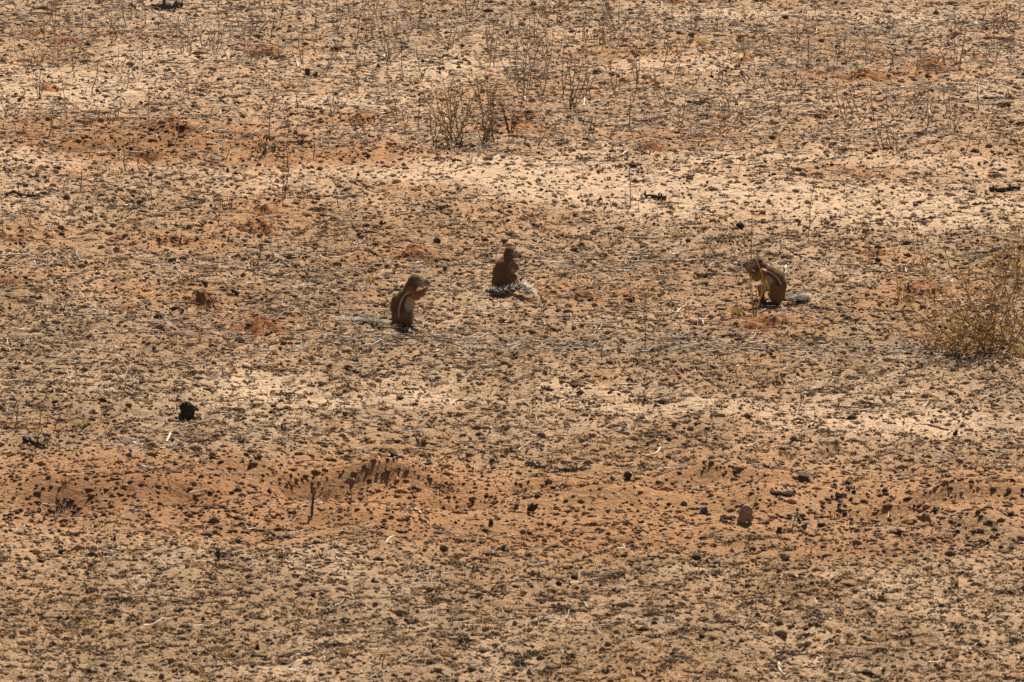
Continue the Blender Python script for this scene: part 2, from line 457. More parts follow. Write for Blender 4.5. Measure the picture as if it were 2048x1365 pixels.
mound_label = {0: 'broad red-earth mound behind the squirrel that eats side-on', 1: 'smooth domed red-earth mound beside the side-on squirrel\'s pale tail',
    2: 'neat conical red-earth mound at edge of pale sand band', 3: 'cracked red-earth mound with a dark gash across its top',
    8: 'red-earth mound in front of the hunched squirrel and yellow grass stalk', 14: 'dark lumpy red-earth heap among bare stems',
    15: 'wide low red-earth heap among bare stems', 20: 'red-earth mound behind the leafy golden bush', 30: 'wide crumbly red-earth bank beside bleached twig heap'}
for i, m_ in enumerate(MOUNDS):
    o = mound_obj(i, *m_)
    far = m_[1] < 340
    sz = 'small' if m_[2] < 60 else 'medium'
    lab = mound_label.get(i) or f'{sz} low red-earth mound ' + ('among dead stems' if far else 'in stubble') + ' near ' + near(m_[0] + (30 if i % 2 else -30), m_[1] - 12)
    tag(o, lab, 'mound', 'red-earth mounds')

# ------------------------------------------------------------------ scatter: crumbs, clods, stubble tufts, twigs
_MD = []
for m_ in MOUNDS:
    p = G(m_[0], m_[1]); k_ = MPP(p); rx_ = m_[2] * .5 * k_
    _MD.append((p.x, p.y + rx_ * .85, rx_, rx_ * .85, max(m_[3] * k_ - .17 * rx_ * .85, .012) * .85))
def hs(x, y):
    h = hfun(x, y)
    for cx, cy, a, b, H in _MD:
        f2 = np.clip(((x - cx) / a) ** 2 + ((y - cy) / b) ** 2, 0, 1)
        h = h + H * (1 - f2) ** 1.25
    return h
X0, X1, Y0, Y1 = -3.0, 3.0, 50.7, 70.9
def sample(n, key, power=1.0):
    x = RNG.uniform(X0, X1, n); y = RNG.uniform(Y0, Y1, n)
    z = zones(x, y)
    keep = RNG.random(n) < np.clip(z[key] ** power, 0, 1.6) / 1.6
    return x[keep], y[keep], {k: a[keep] for k, a in z.items()}
def in_view(x, y, pad=6):
    u, v = uv_flat(x, y)
    return (u > pad) & (u < 2048 - pad) & (v > pad) & (v < 1365 - pad)

DUNG = np.array([.052, .037, .026]); REDC = np.array([.20, .080, .030]); GRYC = np.array([.13, .095, .068]); BRC = np.array([.18, .105, .058])

# fine crumbs
x, y, z = sample(210000, 'clod', .35)
K = len(x); s = RNG.gamma(2.0, .0022, K) + .0028
col = z['col'] * RNG.uniform(.45, .95, (K, 1))
dk = RNG.random(K) < .32
col[dk] = (DUNG + (BRC - DUNG) * RNG.random((dk.sum(), 1))) * 1.15
V, F, C = scatter(OCT, np.stack([x, y, hs(x, y) + s * .1], -1), RNG.uniform(0, 6.3, K),
                  np.stack([s * RNG.uniform(.9, 2.2, K), s * RNG.uniform(.7, 1.3, K), s * RNG.uniform(.6, 1.4, K)], -1), col)
tag(link('soil_crumbs', mesh_from('soil_crumbs', V, F, C, M_CLOD)), 'fine soil crumbs and grit strewn over the sand', 'soil crumbs', kind='stuff')

# clods and dung pellets
x, y, z = sample(11000, 'clod', 1.3)
kp = RNG.random(len(x)) < np.clip((fbm(x * 3.5, y * 2.2, 233, 3) - .40) * 4, .08, 1)
x, y, z = x[kp], y[kp], {k: a[kp] for k, a in z.items()}
K = len(x); inor = z['orng'] > .5
s = np.where(inor & (z['v'] > 880) & (z['v'] < 1150), np.clip(RNG.gamma(1.5, .0034, K) + .005, 0, .019), np.clip(RNG.gamma(1.6, .0026, K) + .0045, 0, .013))
t = RNG.random((K, 1))
col = np.where(inor[:, None] & (t < .65), DUNG, np.where(t < .35, DUNG, np.where(t < .75, GRYC, BRC)))
col = np.where((z['orng'][:, None] > .35) & (t > .8), REDC, col) * RNG.uniform(.7, 1.35, (K, 1))
S = np.stack([s * RNG.uniform(.95, 1.4, K), s * RNG.uniform(.8, 1.3, K), s * RNG.uniform(.7, 1.15, K)], -1)
yaw = RNG.uniform(0, 6.3, K)
order = np.argsort(-np.where(in_view(x, y), s, -1))
solo, rest = order[:260], order[260:]
CL = [rock_shape(1, 300 + i, .5, .85, 1) for i in range(6)]
acc = Acc()
vi = np.arange(K) % 6
for k in range(6):
    idx = rest[vi[rest] == k]
    acc.add(*scatter(CL[k], np.stack([x, y, hs(x, y) + S[:, 2] * .35], -1)[idx], yaw[idx], S[idx], col[idx]))
tag(link('soil_clods', acc.mesh('soil_clods', M_CLOD)), 'countless small dark clods and droppings scattered over soil', 'clods', kind='stuff')
CLOD_ME = []
for i in range(16):
    V_, F_ = rock_shape(2, 500 + i, .5, .85, 1)
    c = [DUNG, DUNG * 1.4, GRYC * .8, BRC * .8][i % 4]
    CLOD_ME.append(mesh_from('clod', V_, F_, np.tile(c, (len(V_), 1)) * (1 + (RNG.random((len(V_), 1)) - .5) * .5), M_CLOD))
def place_clod(x_, y_, sc, yw, me, label, group, cat='clod', name='soil_clod', sink=.3):
    o = link(name, me, loc=(x_, y_, float(hfun(x_, y_)) + sc[2] * .85 * (1 - 2 * sink) ), rot=(0, 0, yw), scale=sc)
    return tag(o, label, cat, group)
for n_, i in enumerate(solo):
    tone = ['black', 'dark brown', 'grey-brown', 'brown'][(n_ % 16) % 4]; sz_ = 'large' if s[i] > .013 else 'small'
    on = 'on orange soil' if inor[i] else 'on pale sand' if z['pale'][i] > .5 else 'in stubble'
    lab = f'{sz_} rough {tone} clod {on} near {near(z["u"][i], z["v"][i])}'; grp = lab + ', set'
    place_clod(x[i], y[i], tuple(S[i]), yaw[i], CLOD_ME[n_ % 16], lab, grp, 'clod')

# low grazed grass cushions
def tuft_shape(nb, seed, spread=.75, hgt=.55, lean=1.0, wid=.06):
    r = np.random.default_rng(seed); V, F = [], []
    for b in range(nb):
        a = r.uniform(0, 6.283); rr = math.sqrt(r.random()) * spread
        bx, by = rr * math.cos(a), rr * math.sin(a)
        a2 = a + r.normal() * .7; L = r.uniform(.25, .7) * lean
        h = hgt * r.uniform(.45, 1.15) * (1.15 - .55 * rr)
        tx, ty = bx + L * math.cos(a2), by + L * math.sin(a2)
        d = r.uniform(0, 6.283); w_ = wid * r.uniform(.7, 1.4)
        k = len(V)
        V += [(bx - w_ * math.cos(d), by - w_ * math.sin(d), -.12), (bx + w_ * math.cos(d), by + w_ * math.sin(d), -.12), (tx, ty, h)]
        F.append((k, k + 1, k + 2))
    return np.array(V), np.array(F)
STRAW = np.array([.46, .290, .140]); STRAWG = np.array([.32, .210, .125]); DARKG = np.array([.066, .043, .028]); GOLD = np.array([.46, .27, .085])
x, y, z = sample(66000, 'tuft', 1.0)
K = len(x)
s = np.clip(RNG.gamma(1.35, .0064, K) + .005, 0, .055)
t = RNG.random((K, 1))
col = np.where(t < .36, DARKG, np.where(t < .68, STRAWG * .8, np.where(t < .94, STRAW * .85, GOLD * .8))) * RNG.uniform(.7, 1.25, (K, 1))
S = np.stack([s * RNG.uniform(.9, 1.9, K), s * RNG.uniform(.7, 1.0, K), np.minimum(s, .022) * RNG.uniform(.6, 1.05, K)], -1)
yaw = RNG.normal(0, .5, K)
order = np.argsort(-np.where(in_view(x, y, 12), s, -1))
solo, rest = order[:260], order[260:]
TF = [tuft_shape(18, 40 + i, .75, .95, .65, .08) for i in range(8)]
def tangle(nt, seed, size=.42):
    r = np.random.default_rng(seed); V, F = [], []
    for k in range(nt):
        c = r.normal(size=3) * np.array([.40, .36, .22]); c[2] = abs(c[2])
        a = r.normal(size=3); a /= np.linalg.norm(a); b = np.cross(a, r.normal(size=3)); b /= np.linalg.norm(b)
        q = size * r.uniform(.6, 1.3)
        V += [c + a * q * .7, c - a * q * .5 + b * q * .35, c - a * q * .4 - b * q * .35]; F.append((3 * k, 3 * k + 1, 3 * k + 2))
    return np.array(V), np.array(F)
TG = [tangle(18, 60 + i) for i in range(6)]
acc = Acc(); vi = np.arange(K) % 8
P = np.stack([x, y, hs(x, y)], -1)
for k in range(8):
    idx = rest[vi[rest] == k]
    acc.add(*scatter(TF[k], P[idx], yaw[idx], S[idx], col[idx], vjit=.3))
# dark cores added inside the cushions for their inner shade and density
acc2 = Acc()
for k in range(6):
    idx = rest[np.arange(len(rest)) % 6 == k]
    acc2.add(*scatter(TG[k], P[idx], yaw[idx], S[idx] * np.array([.9, .9, .95]), (DARKG * .85 + col[idx] * .18) * RNG.uniform(.6, 1.3, (len(idx), 1)), vjit=.3))
tag(link('grass_stubble', acc.mesh('grass_stubble', M_GRASS)), 'grazed-down dry grass stubble covering the soil', 'grass', kind='stuff')
tag(link('shade_cores', acc2.mesh('shade_cores', M_CLOD)), 'dark cores added inside the grass stubble as its inner shade', 'tuft cores', kind='stuff')
TUFT_ME, CORE_ME = [], []
for i in range(10):
    V_, F_ = tuft_shape(70, 140 + i, .85, .6, .9, .035)
    c = [DARKG * 1.2, STRAWG * .75, STRAW * .75, DARKG, STRAWG * .6][i % 5]
    TUFT_ME.append(mesh_from('blades', V_, F_, np.repeat(c * RNG.uniform(.6, 1.4, (len(F_), 1)), 3, 0), M_GRASS))
    V_, F_ = tangle(44, 640 + i, .36)
    CORE_ME.append(mesh_from('crown', V_, F_, np.repeat(DARKG * RNG.uniform(.5, 1.4, (len(F_), 1)), 3, 0), M_CLOD))  # dark core standing in for shade inside a cushion
for n_, i in enumerate(solo):
    tone = ['blackish', 'grey', 'straw-coloured', 'dark brown', 'grey-brown'][(n_ % 10) % 5]; sz_ = 'wide' if S[i][0] > .052 else 'small'
    lab = f'{sz_} {tone} grazed grass cushion near {near(z["u"][i], z["v"][i])}'; grp = lab + ', set'
    e = link('grass_cushion', None, loc=tuple(P[i]), rot=(0, 0, yaw[i]), scale=tuple(S[i])); tag(e, lab, 'grass', grp)
    link('blades', TUFT_ME[n_ % 10], e); link('shade_core', CORE_ME[n_ % 10], e)

# fallen twigs and straw
def twig_shape(seed, n=4, bend=.25, r0=.012):
    r = np.random.default_rng(seed)
    Pp = np.zeros((n, 3)); Pp[:, 0] = np.linspace(-1, 1, n)
    Pp[:, 1] = np.cumsum(r.normal(size=n)) * bend * .5; Pp[:, 1] -= Pp[:, 1].mean()
    Pp[:, 2] = np.abs(r.normal(size=n)) * .035
    return tube(Pp, np.linspace(r0, r0 * .5, n), 3)
x, y, z = sample(48000, 'stick', 1.0)
K = len(x); Ls = np.clip(RNG.gamma(2.0, .016, K) + .014, 0, .15)
t = RNG.random((K, 1))
col = np.where(t < .33, np.array([.17, .12, .082]), np.where(t < .6, np.array([.075, .050, .032]), np.where(t < .90, np.array([.46, .38, .285]), np.array([.62, .53, .41])))) * RNG.uniform(.75, 1.25, (K, 1))
yaw = RNG.normal(0, .7, K)
thick = RNG.uniform(.8, 1.5, K)
order = np.argsort(-np.where(in_view(x, y, 16), Ls, -1))
solo, rest = order[:260], order[260:]
acc = Acc(); vi = np.arange(K) % 6
P = np.stack([x, y, hs(x, y) + .003], -1)
for k in range(6):
    idx = rest[vi[rest] == k]
    hw = (.0019 * thick[idx] / .012)
    acc.add(*scatter(twig_shape(800 + k), P[idx], yaw[idx], np.stack([Ls[idx], np.clip(hw, 0, 1), np.clip(hw, 0, 1)], -1), col[idx], vjit=.2))
tag(link('twig_litter', acc.mesh('twig_litter', M_WOOD)), 'grey twig and straw litter lying over the sand', 'twigs', kind='stuff')
TW_ME = []
for i in range(14):
    r = np.random.default_rng(1700 + i)
    n = 7; Pp = np.zeros((n, 3)); Pp[:, 0] = np.linspace(-1, 1, n)
    Pp[:, 1] = np.cumsum(r.normal(size=n)) * .07; Pp[:, 2] = np.abs(r.normal(size=n)) * .03
    V_, F_ = tube(Pp, np.linspace(.034, .016, n), 4)
    A = Acc(); c = [np.array([.20, .15, .11]), np.array([.12, .088, .06]), np.array([.40, .33, .25])][i % 3]
    A.add(V_, F_, c)
    if i % 2:
        q = Pp[3]; V_, F_ = tube(np.array([q, q + [.22, .16 * (1 if i % 4 else -1), .06], q + [.42, .2 * (1 if i % 4 else -1), .05]]), [.022, .016, .01], 3); A.add(V_, F_, c)
    TW_ME.append(A.mesh('twig', M_WOOD))
for n_, i in enumerate(solo):
    k_ = n_ % 14; tone = ['grey-brown', 'dark brown', 'bleached pale'][k_ % 3]
    fork = 'forked ' if k_ % 2 else ''
    sz_ = 'long' if Ls[i] > .095 else 'short'
    o = link('fallen_twig', TW_ME[k_], loc=(x[i], y[i], float(hfun(x[i], y[i])) + .001), rot=(0, 0, yaw[i] * .6), scale=(Ls[i], Ls[i] * .8, min(Ls[i], .09)))
    lab = f'{sz_} {fork}{tone} fallen twig near {near(z["u"][i], z["v"][i])}'; tag(o, lab, 'twig', lab + ', set')

# loose grass blades between the cushions (uncountable)
x, y, z = sample(120000, 'tuft', .8)
K = len(x); hh = np.clip(RNG.gamma(2, .0045, K) + .006, 0, .035)
bl2 = (np.array([[-.09, 0, -.15], [.09, 0, -.15], [.35, .5, 1.0]]), np.array([[0, 1, 2]]))
t = RNG.random((K, 1))
V, F, C = scatter(bl2, np.stack([x, y, hs(x, y)], -1), RNG.uniform(0, 6.3, K), np.stack([hh * 1.5, hh * 1.5, hh], -1),
                  np.where(t < .30, np.array([.68, .54, .38]), np.where(t < .62, STRAW, DARKG * 1.2)) * RNG.uniform(.7, 1.25, (K, 1)))  # cream share paints sunlit glints into the blade colour
tag(link('grass_blades', mesh_from('grass_blades', V, F, C, M_GRASS)), 'loose dry grass blades strewn between the cushions', 'grass', kind='stuff')

# short upright stubs and straws (uncountable)
x, y, z = sample(9000, 'stick', 1.0)
K = len(x); hh = np.clip(RNG.gamma(2, .009, K) + .01, 0, .07)
blade = (np.array([[-.03, 0, -.1], [.03, 0, -.1], [.012, .05, .55], [.10, .12, 1.0]]), np.array([[0, 1, 2], [0, 2, 3]]))
V, F, C = scatter(blade, np.stack([x, y, hs(x, y)], -1), RNG.uniform(0, 6.3, K), np.stack([hh * 2.2, hh * 2.2, hh], -1),
                  np.where(RNG.random((K, 1)) < .6, np.array([.20, .145, .10]), STRAW) * RNG.uniform(.7, 1.2, (K, 1)))
tag(link('straw_stubs', mesh_from('straw_stubs', V, F, C, M_GRASS)), 'short upright straw stubs standing among the twigs', 'straw', kind='stuff')

# ------------------------------------------------------------------ standing dead stems
# (base u, v, [tips (u, v)])
STEMS = [
    (107, 73, [(92, -4), (103, 2), (113, -8), (121, 0), (146, 4), (66, 8)]), (163, 62, [(165, 25)]), (253, 56, [(243, 8)]),
    (189, 80, [(179, 45)]), (292, 52, [(290, 18)]), (432, 106, [(453, 14), (440, 46), (427, 44), (414, 58)]),
    (372, 108, [(355, 30), (388, 42), (376, 55), (330, 56), (318, 70)]), (496, 101, [(500, 2), (482, 42), (506, 20)]),
    (240, 142, [(262, 85)]), (184, 182, [(198, 122)]), (255, 173, [(257, 130)]), (145, 141, [(145, 104), (163, 80)]),
    (177, 138, [(172, 88)]), (118, 137, [(115, 95)]), (58, 141, [(28, 96), (44, 104), (80, 90), (96, 98)]),
    (199, 241, [(186, 184)]), (297, 238, [(297, 174)]), (236, 241, [(242, 182), (228, 205)]), (102, 244, [(107, 210)]),
    (20, 243, [(0, 192), (8, 215), (32, 222), (48, 204)]), (65, 243, [(52, 215)]), (136, 243, [(125, 160)]), (172, 242, [(140, 204)]),
    (250, 342, [(247, 280)]), (278, 346, [(275, 268)]), (302, 396, [(258, 338), (277, 342), (292, 345), (304, 334), (350, 343)]),
    (159, 387, [(165, 338)]), (5, 468, [(4, 398)]), (525, 108, [(524, 65)]), (556, 114, [(558, 70)]), (541, 72, [(549, 30)]),
    (600, 118, [(598, 60), (606, 44)]), (632, 63, [(632, 22)]), (674, 72, [(673, -2), (667, 38), (690, 50)]),
    (642, 146, [(693, 62), (667, 100)]), (685, 142, [(704, 100)]), (718, 184, [(710, 64), (708, 138)]), (735, 88, [(728, 15)]),
    (782, 118, [(752, 25), (764, 40), (776, 50), (822, 58), (828, 50)]), (780, 196, [(771, 104)]), (806, 157, [(802, 80), (798, 118)]),
    (838, 163, [(834, 92), (868, 99)]), (790, 95, [(795, 30)]), (842, 46, [(768, -2), (790, -6), (800, 2), (866, 10), (876, 0), (846, -10)]),
    (936, 42, [(976, -2), (962, -10), (930, -16), (950, -6), (915, 2)]), (986, 136, [(972, 54), (996, 62)]), (1021, 62, [(1023, -4)]),
    (540, 283, [(538, 214)]), (576, 272, [(575, 204)]), (683, 241, [(673, 190)]), (798, 241, [(775, 200), (788, 194)]),
    (812, 257, [(800, 194), (818, 214)]), (836, 256, [(839, 204)]), (862, 266, [(860, 228)]), (726, 302, [(720, 270)]),
    (533, 332, [(530, 308)]), (575, 332, [(574, 286)]), (1046, 192, [(1027, 2), (1045, 34), (1060, 20), (1066, 0), (1084, 12)]),
    (1102, 56, [(1141, -2), (1090, 4)]), (1238, 64, [(1164, 0), (1198, -2), (1206, -12), (1216, 0), (1238, -2), (1258, 20), (1290, 14), (1302, -2)]),
    (1352, 60, [(1308, 18), (1344, 14)]), (1386, 62, [(1402, 18), (1380, 14), (1396, 40)]), (1370, 96, [(1392, 44), (1356, 68)]),
    (1340, 100, [(1334, 64)]), (1505, 77, [(1518, 28)]), (1531, 97, [(1521, 60)]), (1490, 108, [(1478, 76)]),
    (1275, 168, [(1264, 86), (1273, 92), (1279, 112)]), (1141, 217, [(1140, 110), (1150, 122), (1165, 108), (1178, 120), (1191, 150)]),
    (1186, 202, [(1170, 110), (1174, 132)]), (1086, 192, [(1096, 74), (1106, 58), (1075, 124)]), (1121, 193, [(1129, 70), (1141, 100)]),
    (1232, 192, [(1219, 114), (1246, 140)]), (1332, 212, [(1306, 130), (1326, 144)]), (1258, 247, [(1261, 194)]), (1364, 246, [(1371, 194)]),
    (1400, 247, [(1394, 214)]), (1400, 207, [(1421, 184)]), (1119, 278, [(1118, 248)]), (1386, 277, [(1378, 240)]),
    (1261, 417, [(1260, 330)]), (1545, 384, [(1503, 340)]), (1556, 132, [(1537, 74)]), (1596, 82, [(1593, 44)]), (1605, 67, [(1613, 10)]),
    (1616, 127, [(1618, 68)]), (1671, 122, [(1673, 88), (1680, 80)]), (1692, 131, [(1688, 84), (1701, 60), (1710, 90)]),
    (1736, 129, [(1728, 60), (1733, 80), (1761, 90), (1720, 100)]), (1780, 141, [(1788, 100)]), (1745, 52, [(1779, 4)]),
    (1830, 152, [(1846, 80), (1839, 94)]), (1886, 122, [(1880, 64), (1896, 74)]), (1916, 133, [(1903, 60), (1926, 76), (1910, 30), (1932, 58)]),
    (1990, 97, [(1988, 38)]), (2011, 102, [(2042, 4), (2026, 58)]), (1604, 196, [(1600, 140)]), (1690, 246, [(1670, 160), (1685, 184), (1706, 220)]),
    (1747, 242, [(1741, 164)]), (1856, 252, [(1855, 178), (1838, 220), (1866, 190), (1871, 214)]), (1905, 258, [(1885, 168), (1899, 190), (1912, 198), (1926, 208), (1932, 216)]),
    (1956, 224, [(1955, 164)]), (1976, 258, [(1960, 234), (1988, 234)]), (1761, 273, [(1763, 240)]), (1625, 288, [(1640, 244)]),
    (1785, 294, [(1787, 260)]), (1617, 473, [(1626, 368)]), (1437, 519, [(1398, 430)]), (1290, 698, [(1288, 574)]),
    (568, 398, [(537, 350), (566, 312), (577, 296)]), (596, 396, [(607, 365), (575, 378)]), (678, 414, [(671, 368)]), (824, 442, [(822, 402)]),
    (437, 452, [(440, 404), (425, 380)]), (30, 853, [(39, 800)]), (79, 856, [(86, 800)]), (104, 864, [(122, 820)]), (1602, 812, [(1603, 787)]),
    (1644, 602, [(1641, 558)]), (1855, 560, [(1833, 470)]), (1908, 545, [(1887, 490)]), (2040, 478, [(2014, 432)]), (518, 520, [(524, 474)]), (700, 1018, [(704, 985)]),
]
_r = np.random.default_rng(99)
for _ in range(290):      # further thin weeds that stand thickly on the far sand
    u_, v_ = _r.uniform(5, 2043), 14 + 300 * _r.random() ** 1.25
    if fbm(u_ / 160., v_ / 50., 77, 2) < .47: continue
    n_ = int(_r.choice([1, 1, 1, 2, 3, 4])); h_ = _r.uniform(22, 62)
    STEMS.append((u_, v_, [(u_ + _r.normal() * (6 + 7 * n_), v_ - h_ * _r.uniform(.6, 1.1)) for _k in range(n_)]))
WORD = {1: 'single', 2: 'two', 3: 'three', 4: 'four', 5: 'five', 6: 'six', 8: 'eight'}
def stem_mesh(base, tip, r, col, arch=.5, twig=True, name='stem', r0=.0029):
    b = np.array(base); t = np.array(tip)
    L = np.linalg.norm(t - b)
    mid = b + (t - b) * np.array([.5 + .42 * arch, .5 + .42 * arch, .5 - .22 * arch])
    b0 = b - np.array([0, 0, .012])
    Pp = bez(b0, mid, t, 9)
    Pp[1:-1] += r.normal(size=(7, 3)) * L * .016
    A = Acc(); rad = np.linspace(r0, r0 * .5, 9) * r.uniform(.85, 1.15)
    V_, F_ = tube(Pp, rad, 4); A.add(V_, F_, col)
    if twig:
        for _ in range(int(r.integers(0, 2))):
            k = int(r.integers(3, 7)); q = Pp[k]
            d = (Pp[k + 1] - Pp[k - 1]); d /= np.linalg.norm(d)
            s_ = np.array([r.choice([-1, 1]) * r.uniform(.5, 1), r.normal() * .5, .2])
            e = q + (d + s_ * .8) * L * r.uniform(.10, .24)
            V_, F_ = tube(np.array([q, (q + e) / 2 + d * L * .01, e]), [r0 * .5, r0 * .4, r0 * .25], 3); A.add(V_, F_, col)
    return A
for i, (u, v, tips) in enumerate(STEMS):
    r = np.random.default_rng(2000 + i)
    p = G(u, v)
    n = len(tips)
    base_c = [np.array([.30, .215, .14]), np.array([.36, .24, .135]), np.array([.21, .155, .11])][i % 3]
    where = 'on far sand' if v < 300 else 'in stubble'
    tilt = tips[0][0] - u
    if n == 1:
        if abs(tilt) > .45 * (v - tips[0][1]): lab = f'single thin dead stem leaning over {where}'
        elif v - tips[0][1] > 65: lab = f'single tall thin dead stem standing {where}'
        else: lab = f'single short dead stem standing {where}'
        lab += ' near ' + near(u + 40, v - 10)
        grp = lab.replace('single', 'single stems,')
        y_ = p.y + r.normal() * .03
        A = stem_mesh(p, at(tips[0][0], tips[0][1], y_), r, base_c, .25)
        o = link('dead_weed', A.mesh('dead_weed', M_WOOD, True, p), loc=p); tag(o, lab, 'dead weed', grp)
    else:
        e = link('dead_plant', None, loc=p)
        lab = f'dead plant with {WORD[n]} bare stems {where} near {near(u + 40, v - 10)}'
        tag(e, lab, 'dead plant', lab + ', set')
        for (tu, tv) in tips:
            y_ = p.y + r.normal() * .07
            q = p + Vector((r.normal() * .006, r.normal() * .006, 0))
            A = stem_mesh(q, at(tu, tv, y_), r, jit(base_c, .2, r), .5)
            link('stem', A.mesh('stem', M_WOOD, True, p), e)

# ------------------------------------------------------------------ bushes
def bush(name, label, root, tips, col, leafcol, nleaf, seed, twigs=(3, 6), r0=.004, arch=.2, leaf=(.008, .018), rootspread=.02):
    r = np.random.default_rng(seed); p = G(*root)
    e = link(name, None, loc=p); tag(e, label, 'bush')
    LA = Acc()
    for (tu, tv) in tips:
        y_ = p.y + r.normal() * .10
        b = np.array(p) + np.array([r.normal() * rootspread, r.normal() * rootspread, 0])
        b[2] = float(hfun(b[0], b[1])) - .01
        t = np.array(at(tu, tv, y_)); L = np.linalg.norm(t - b)
        t[2] = max(t[2], float(hfun(t[0], t[1])) + .01)
        mid = b + (t - b) * np.array([.5 + arch * .5, .5, .5 - arch * .3])
        Pp = bez(b, mid, t, 10); Pp[1:-1] += r.normal(size=(8, 3)) * L * .018
        c = jit(col, .25, r); A = Acc()
        V_, F_ = tube(Pp, np.linspace(r0, r0 * .4, 10), 4); A.add(V_, F_, c)
        ends = [Pp[-1], Pp[-2], Pp[-3]]
        for _ in range(int(r.integers(*twigs))):
            k = int(r.integers(2, 9)); q = Pp[k]; d = Pp[min(k + 1, 9)] - Pp[k - 1]; d /= np.linalg.norm(d)
            s_ = r.normal(size=3) * np.array([1, 1, .5]); s_[2] += .25
            e2 = q + (d * .9 + s_ * .55) * L * r.uniform(.12, .34)
            e2[2] = max(e2[2], float(hfun(e2[0], e2[1])) + .006)
            m2 = (q + e2) / 2 + r.normal(size=3) * L * .02
            V_, F_ = tube(bez(q, m2, e2, 4), np.linspace(r0 * .5, r0 * .25, 4), 3); A.add(V_, F_, c)
            ends += [e2, m2, (m2 + e2) / 2]
            if r.random() < .5:
                e3 = m2 + r.normal(size=3) * L * .09
                e3[2] = max(e3[2], float(hfun(e3[0], e3[1])) + .006)
                V_, F_ = tube(np.array([m2, (m2 + e3) / 2, e3]), np.linspace(r0 * .35, r0 * .2, 3), 3); A.add(V_, F_, c); ends.append(e3)
        link('branch', A.mesh('branch', M_WOOD, True, p), e)
        for _ in range(nleaf):
            q = ends[int(r.integers(len(ends)))] + r.normal(size=3) * .004
            s1 = r.uniform(*leaf); a = r.normal(size=3); a /= np.linalg.norm(a); b_ = np.cross(a, r.normal(size=3)); b_ /= np.linalg.norm(b_)
            n_ = np.cross(a, b_)
            Vl = [q, q + a * s1 * .5 + b_ * s1 * .3, q + a * s1 + n_ * s1 * .3, q + a * s1 * .5 - b_ * s1 * .3]
            LA.add(Vl, [(0, 1, 2), (0, 2, 3)], jit(leafcol, .45, r))
    if nleaf:
        o = link('leaves', LA.mesh('leaves', M_GRASS, False, p), e); tag(o, kind='stuff')
    return e
bush('thorn_bush', 'bare golden-brown branching bush fanning from one dark stem on far sand', (911, 286),
     [(846, 184), (856, 196), (869, 180), (888, 182), (898, 170), (925, 176), (924, 188), (953, 178), (950, 210), (936, 222), (880, 205), (905, 188), (866, 215), (940, 195)],
     (.27, .17, .075), (.32, .19, .06), 7, 31, (3, 6), .0036, .15)
bush('thorn_bush', 'tangled thin bush with clinging dry leaves beside the fan-shaped bush', (968, 279),
     [(954, 150), (979, 177), (992, 166), (1011, 176), (960, 194), (985, 200), (945, 230), (1000, 215), (975, 150)],
     (.24, .15, .07), (.26, .14, .04), 9, 32, (3, 6), .0034, .1)
bush('leafy_stalk', 'leaning dark stalk hung with dark brown curled leaves', (1022, 268),
     [(1000, 204), (1007, 222), (1026, 222), (1032, 240)], (.11, .065, .035), (.12, .06, .025), 22, 33, (2, 4), .004, -.2)
bush('sprawling_bush', 'sprawling golden bush with brown curled leaves and seed pods', (2022, 708),
     [(1802, 598), (1822, 612), (1850, 640), (1868, 582), (1878, 574), (1862, 662), (1880, 690), (1912, 540), (1918, 536), (1928, 562), (1900, 680), (1935, 610),
      (1975, 572), (1985, 582), (1960, 640), (2016, 506), (2030, 520), (2044, 500), (2046, 468), (2034, 486), (2048, 560), (2062, 480), (2010, 540), (1998, 530), (2070, 600), (2085, 560), (1945, 660), (1990, 640), (2020, 600), (1925, 655),
      (2100, 640), (2040, 640), (1895, 625), (1915, 690), (1965, 690)],
     (.30, .175, .065), (.38, .21, .06), 9, 34, (2, 5), .0036, .35, (.012, .028), .12)
bush('sprawling_bush', 'low spreading side of the golden bush, crowded with curled leaves', (1935, 702),
     [(1862, 662), (1880, 690), (1868, 640), (1900, 625), (1915, 600), (1950, 630), (1970, 600), (1990, 650), (1890, 700), (1850, 668), (1925, 640), (1840, 640), (1960, 680), (1905, 660)],
     (.29, .17, .06), (.38, .21, .06), 8, 39, (2, 5), .0034, .45, (.012, .028), .08)
bush('dwarf_bush', 'low dark tangled dwarf bush on orange soil near bleached twigs', (536, 318),
     [(515, 288), (522, 280), (532, 276), (545, 284), (556, 290), (512, 300), (560, 302), (540, 295)], (.10, .07, .04), (.12, .085, .035), 14, 35, (2, 5), .003, .2)
bush('twig_heap', 'heap of bleached silver-grey twigs on orange bank', (440, 318),
     [(372, 292), (390, 305), (448, 268), (440, 285), (458, 300), (470, 312), (420, 300), (430, 316), (455, 315), (400, 318)], (.50, .42, .33), (.3, .25, .2), 0, 36, (2, 4), .0036, .2)
bush('twig_heap', 'bleached grey branches lying at the foot of the fan-shaped bush', (985, 296),
     [(925, 300), (940, 285), (960, 290), (1015, 298), (1025, 288), (1000, 300), (950, 302), (970, 284)], (.46, .39, .31), (.3, .25, .2), 0, 37, (2, 4), .0034, .1)
bush('twig_heap', 'bleached grey branch heap under far arching stems', (842, 52),
     [(790, 44), (800, 26), (815, 40), (830, 34), (865, 46), (820, 52), (855, 36)], (.42, .35, .28), (.3, .25, .2), 0, 38, (2, 4), .0036, .1)

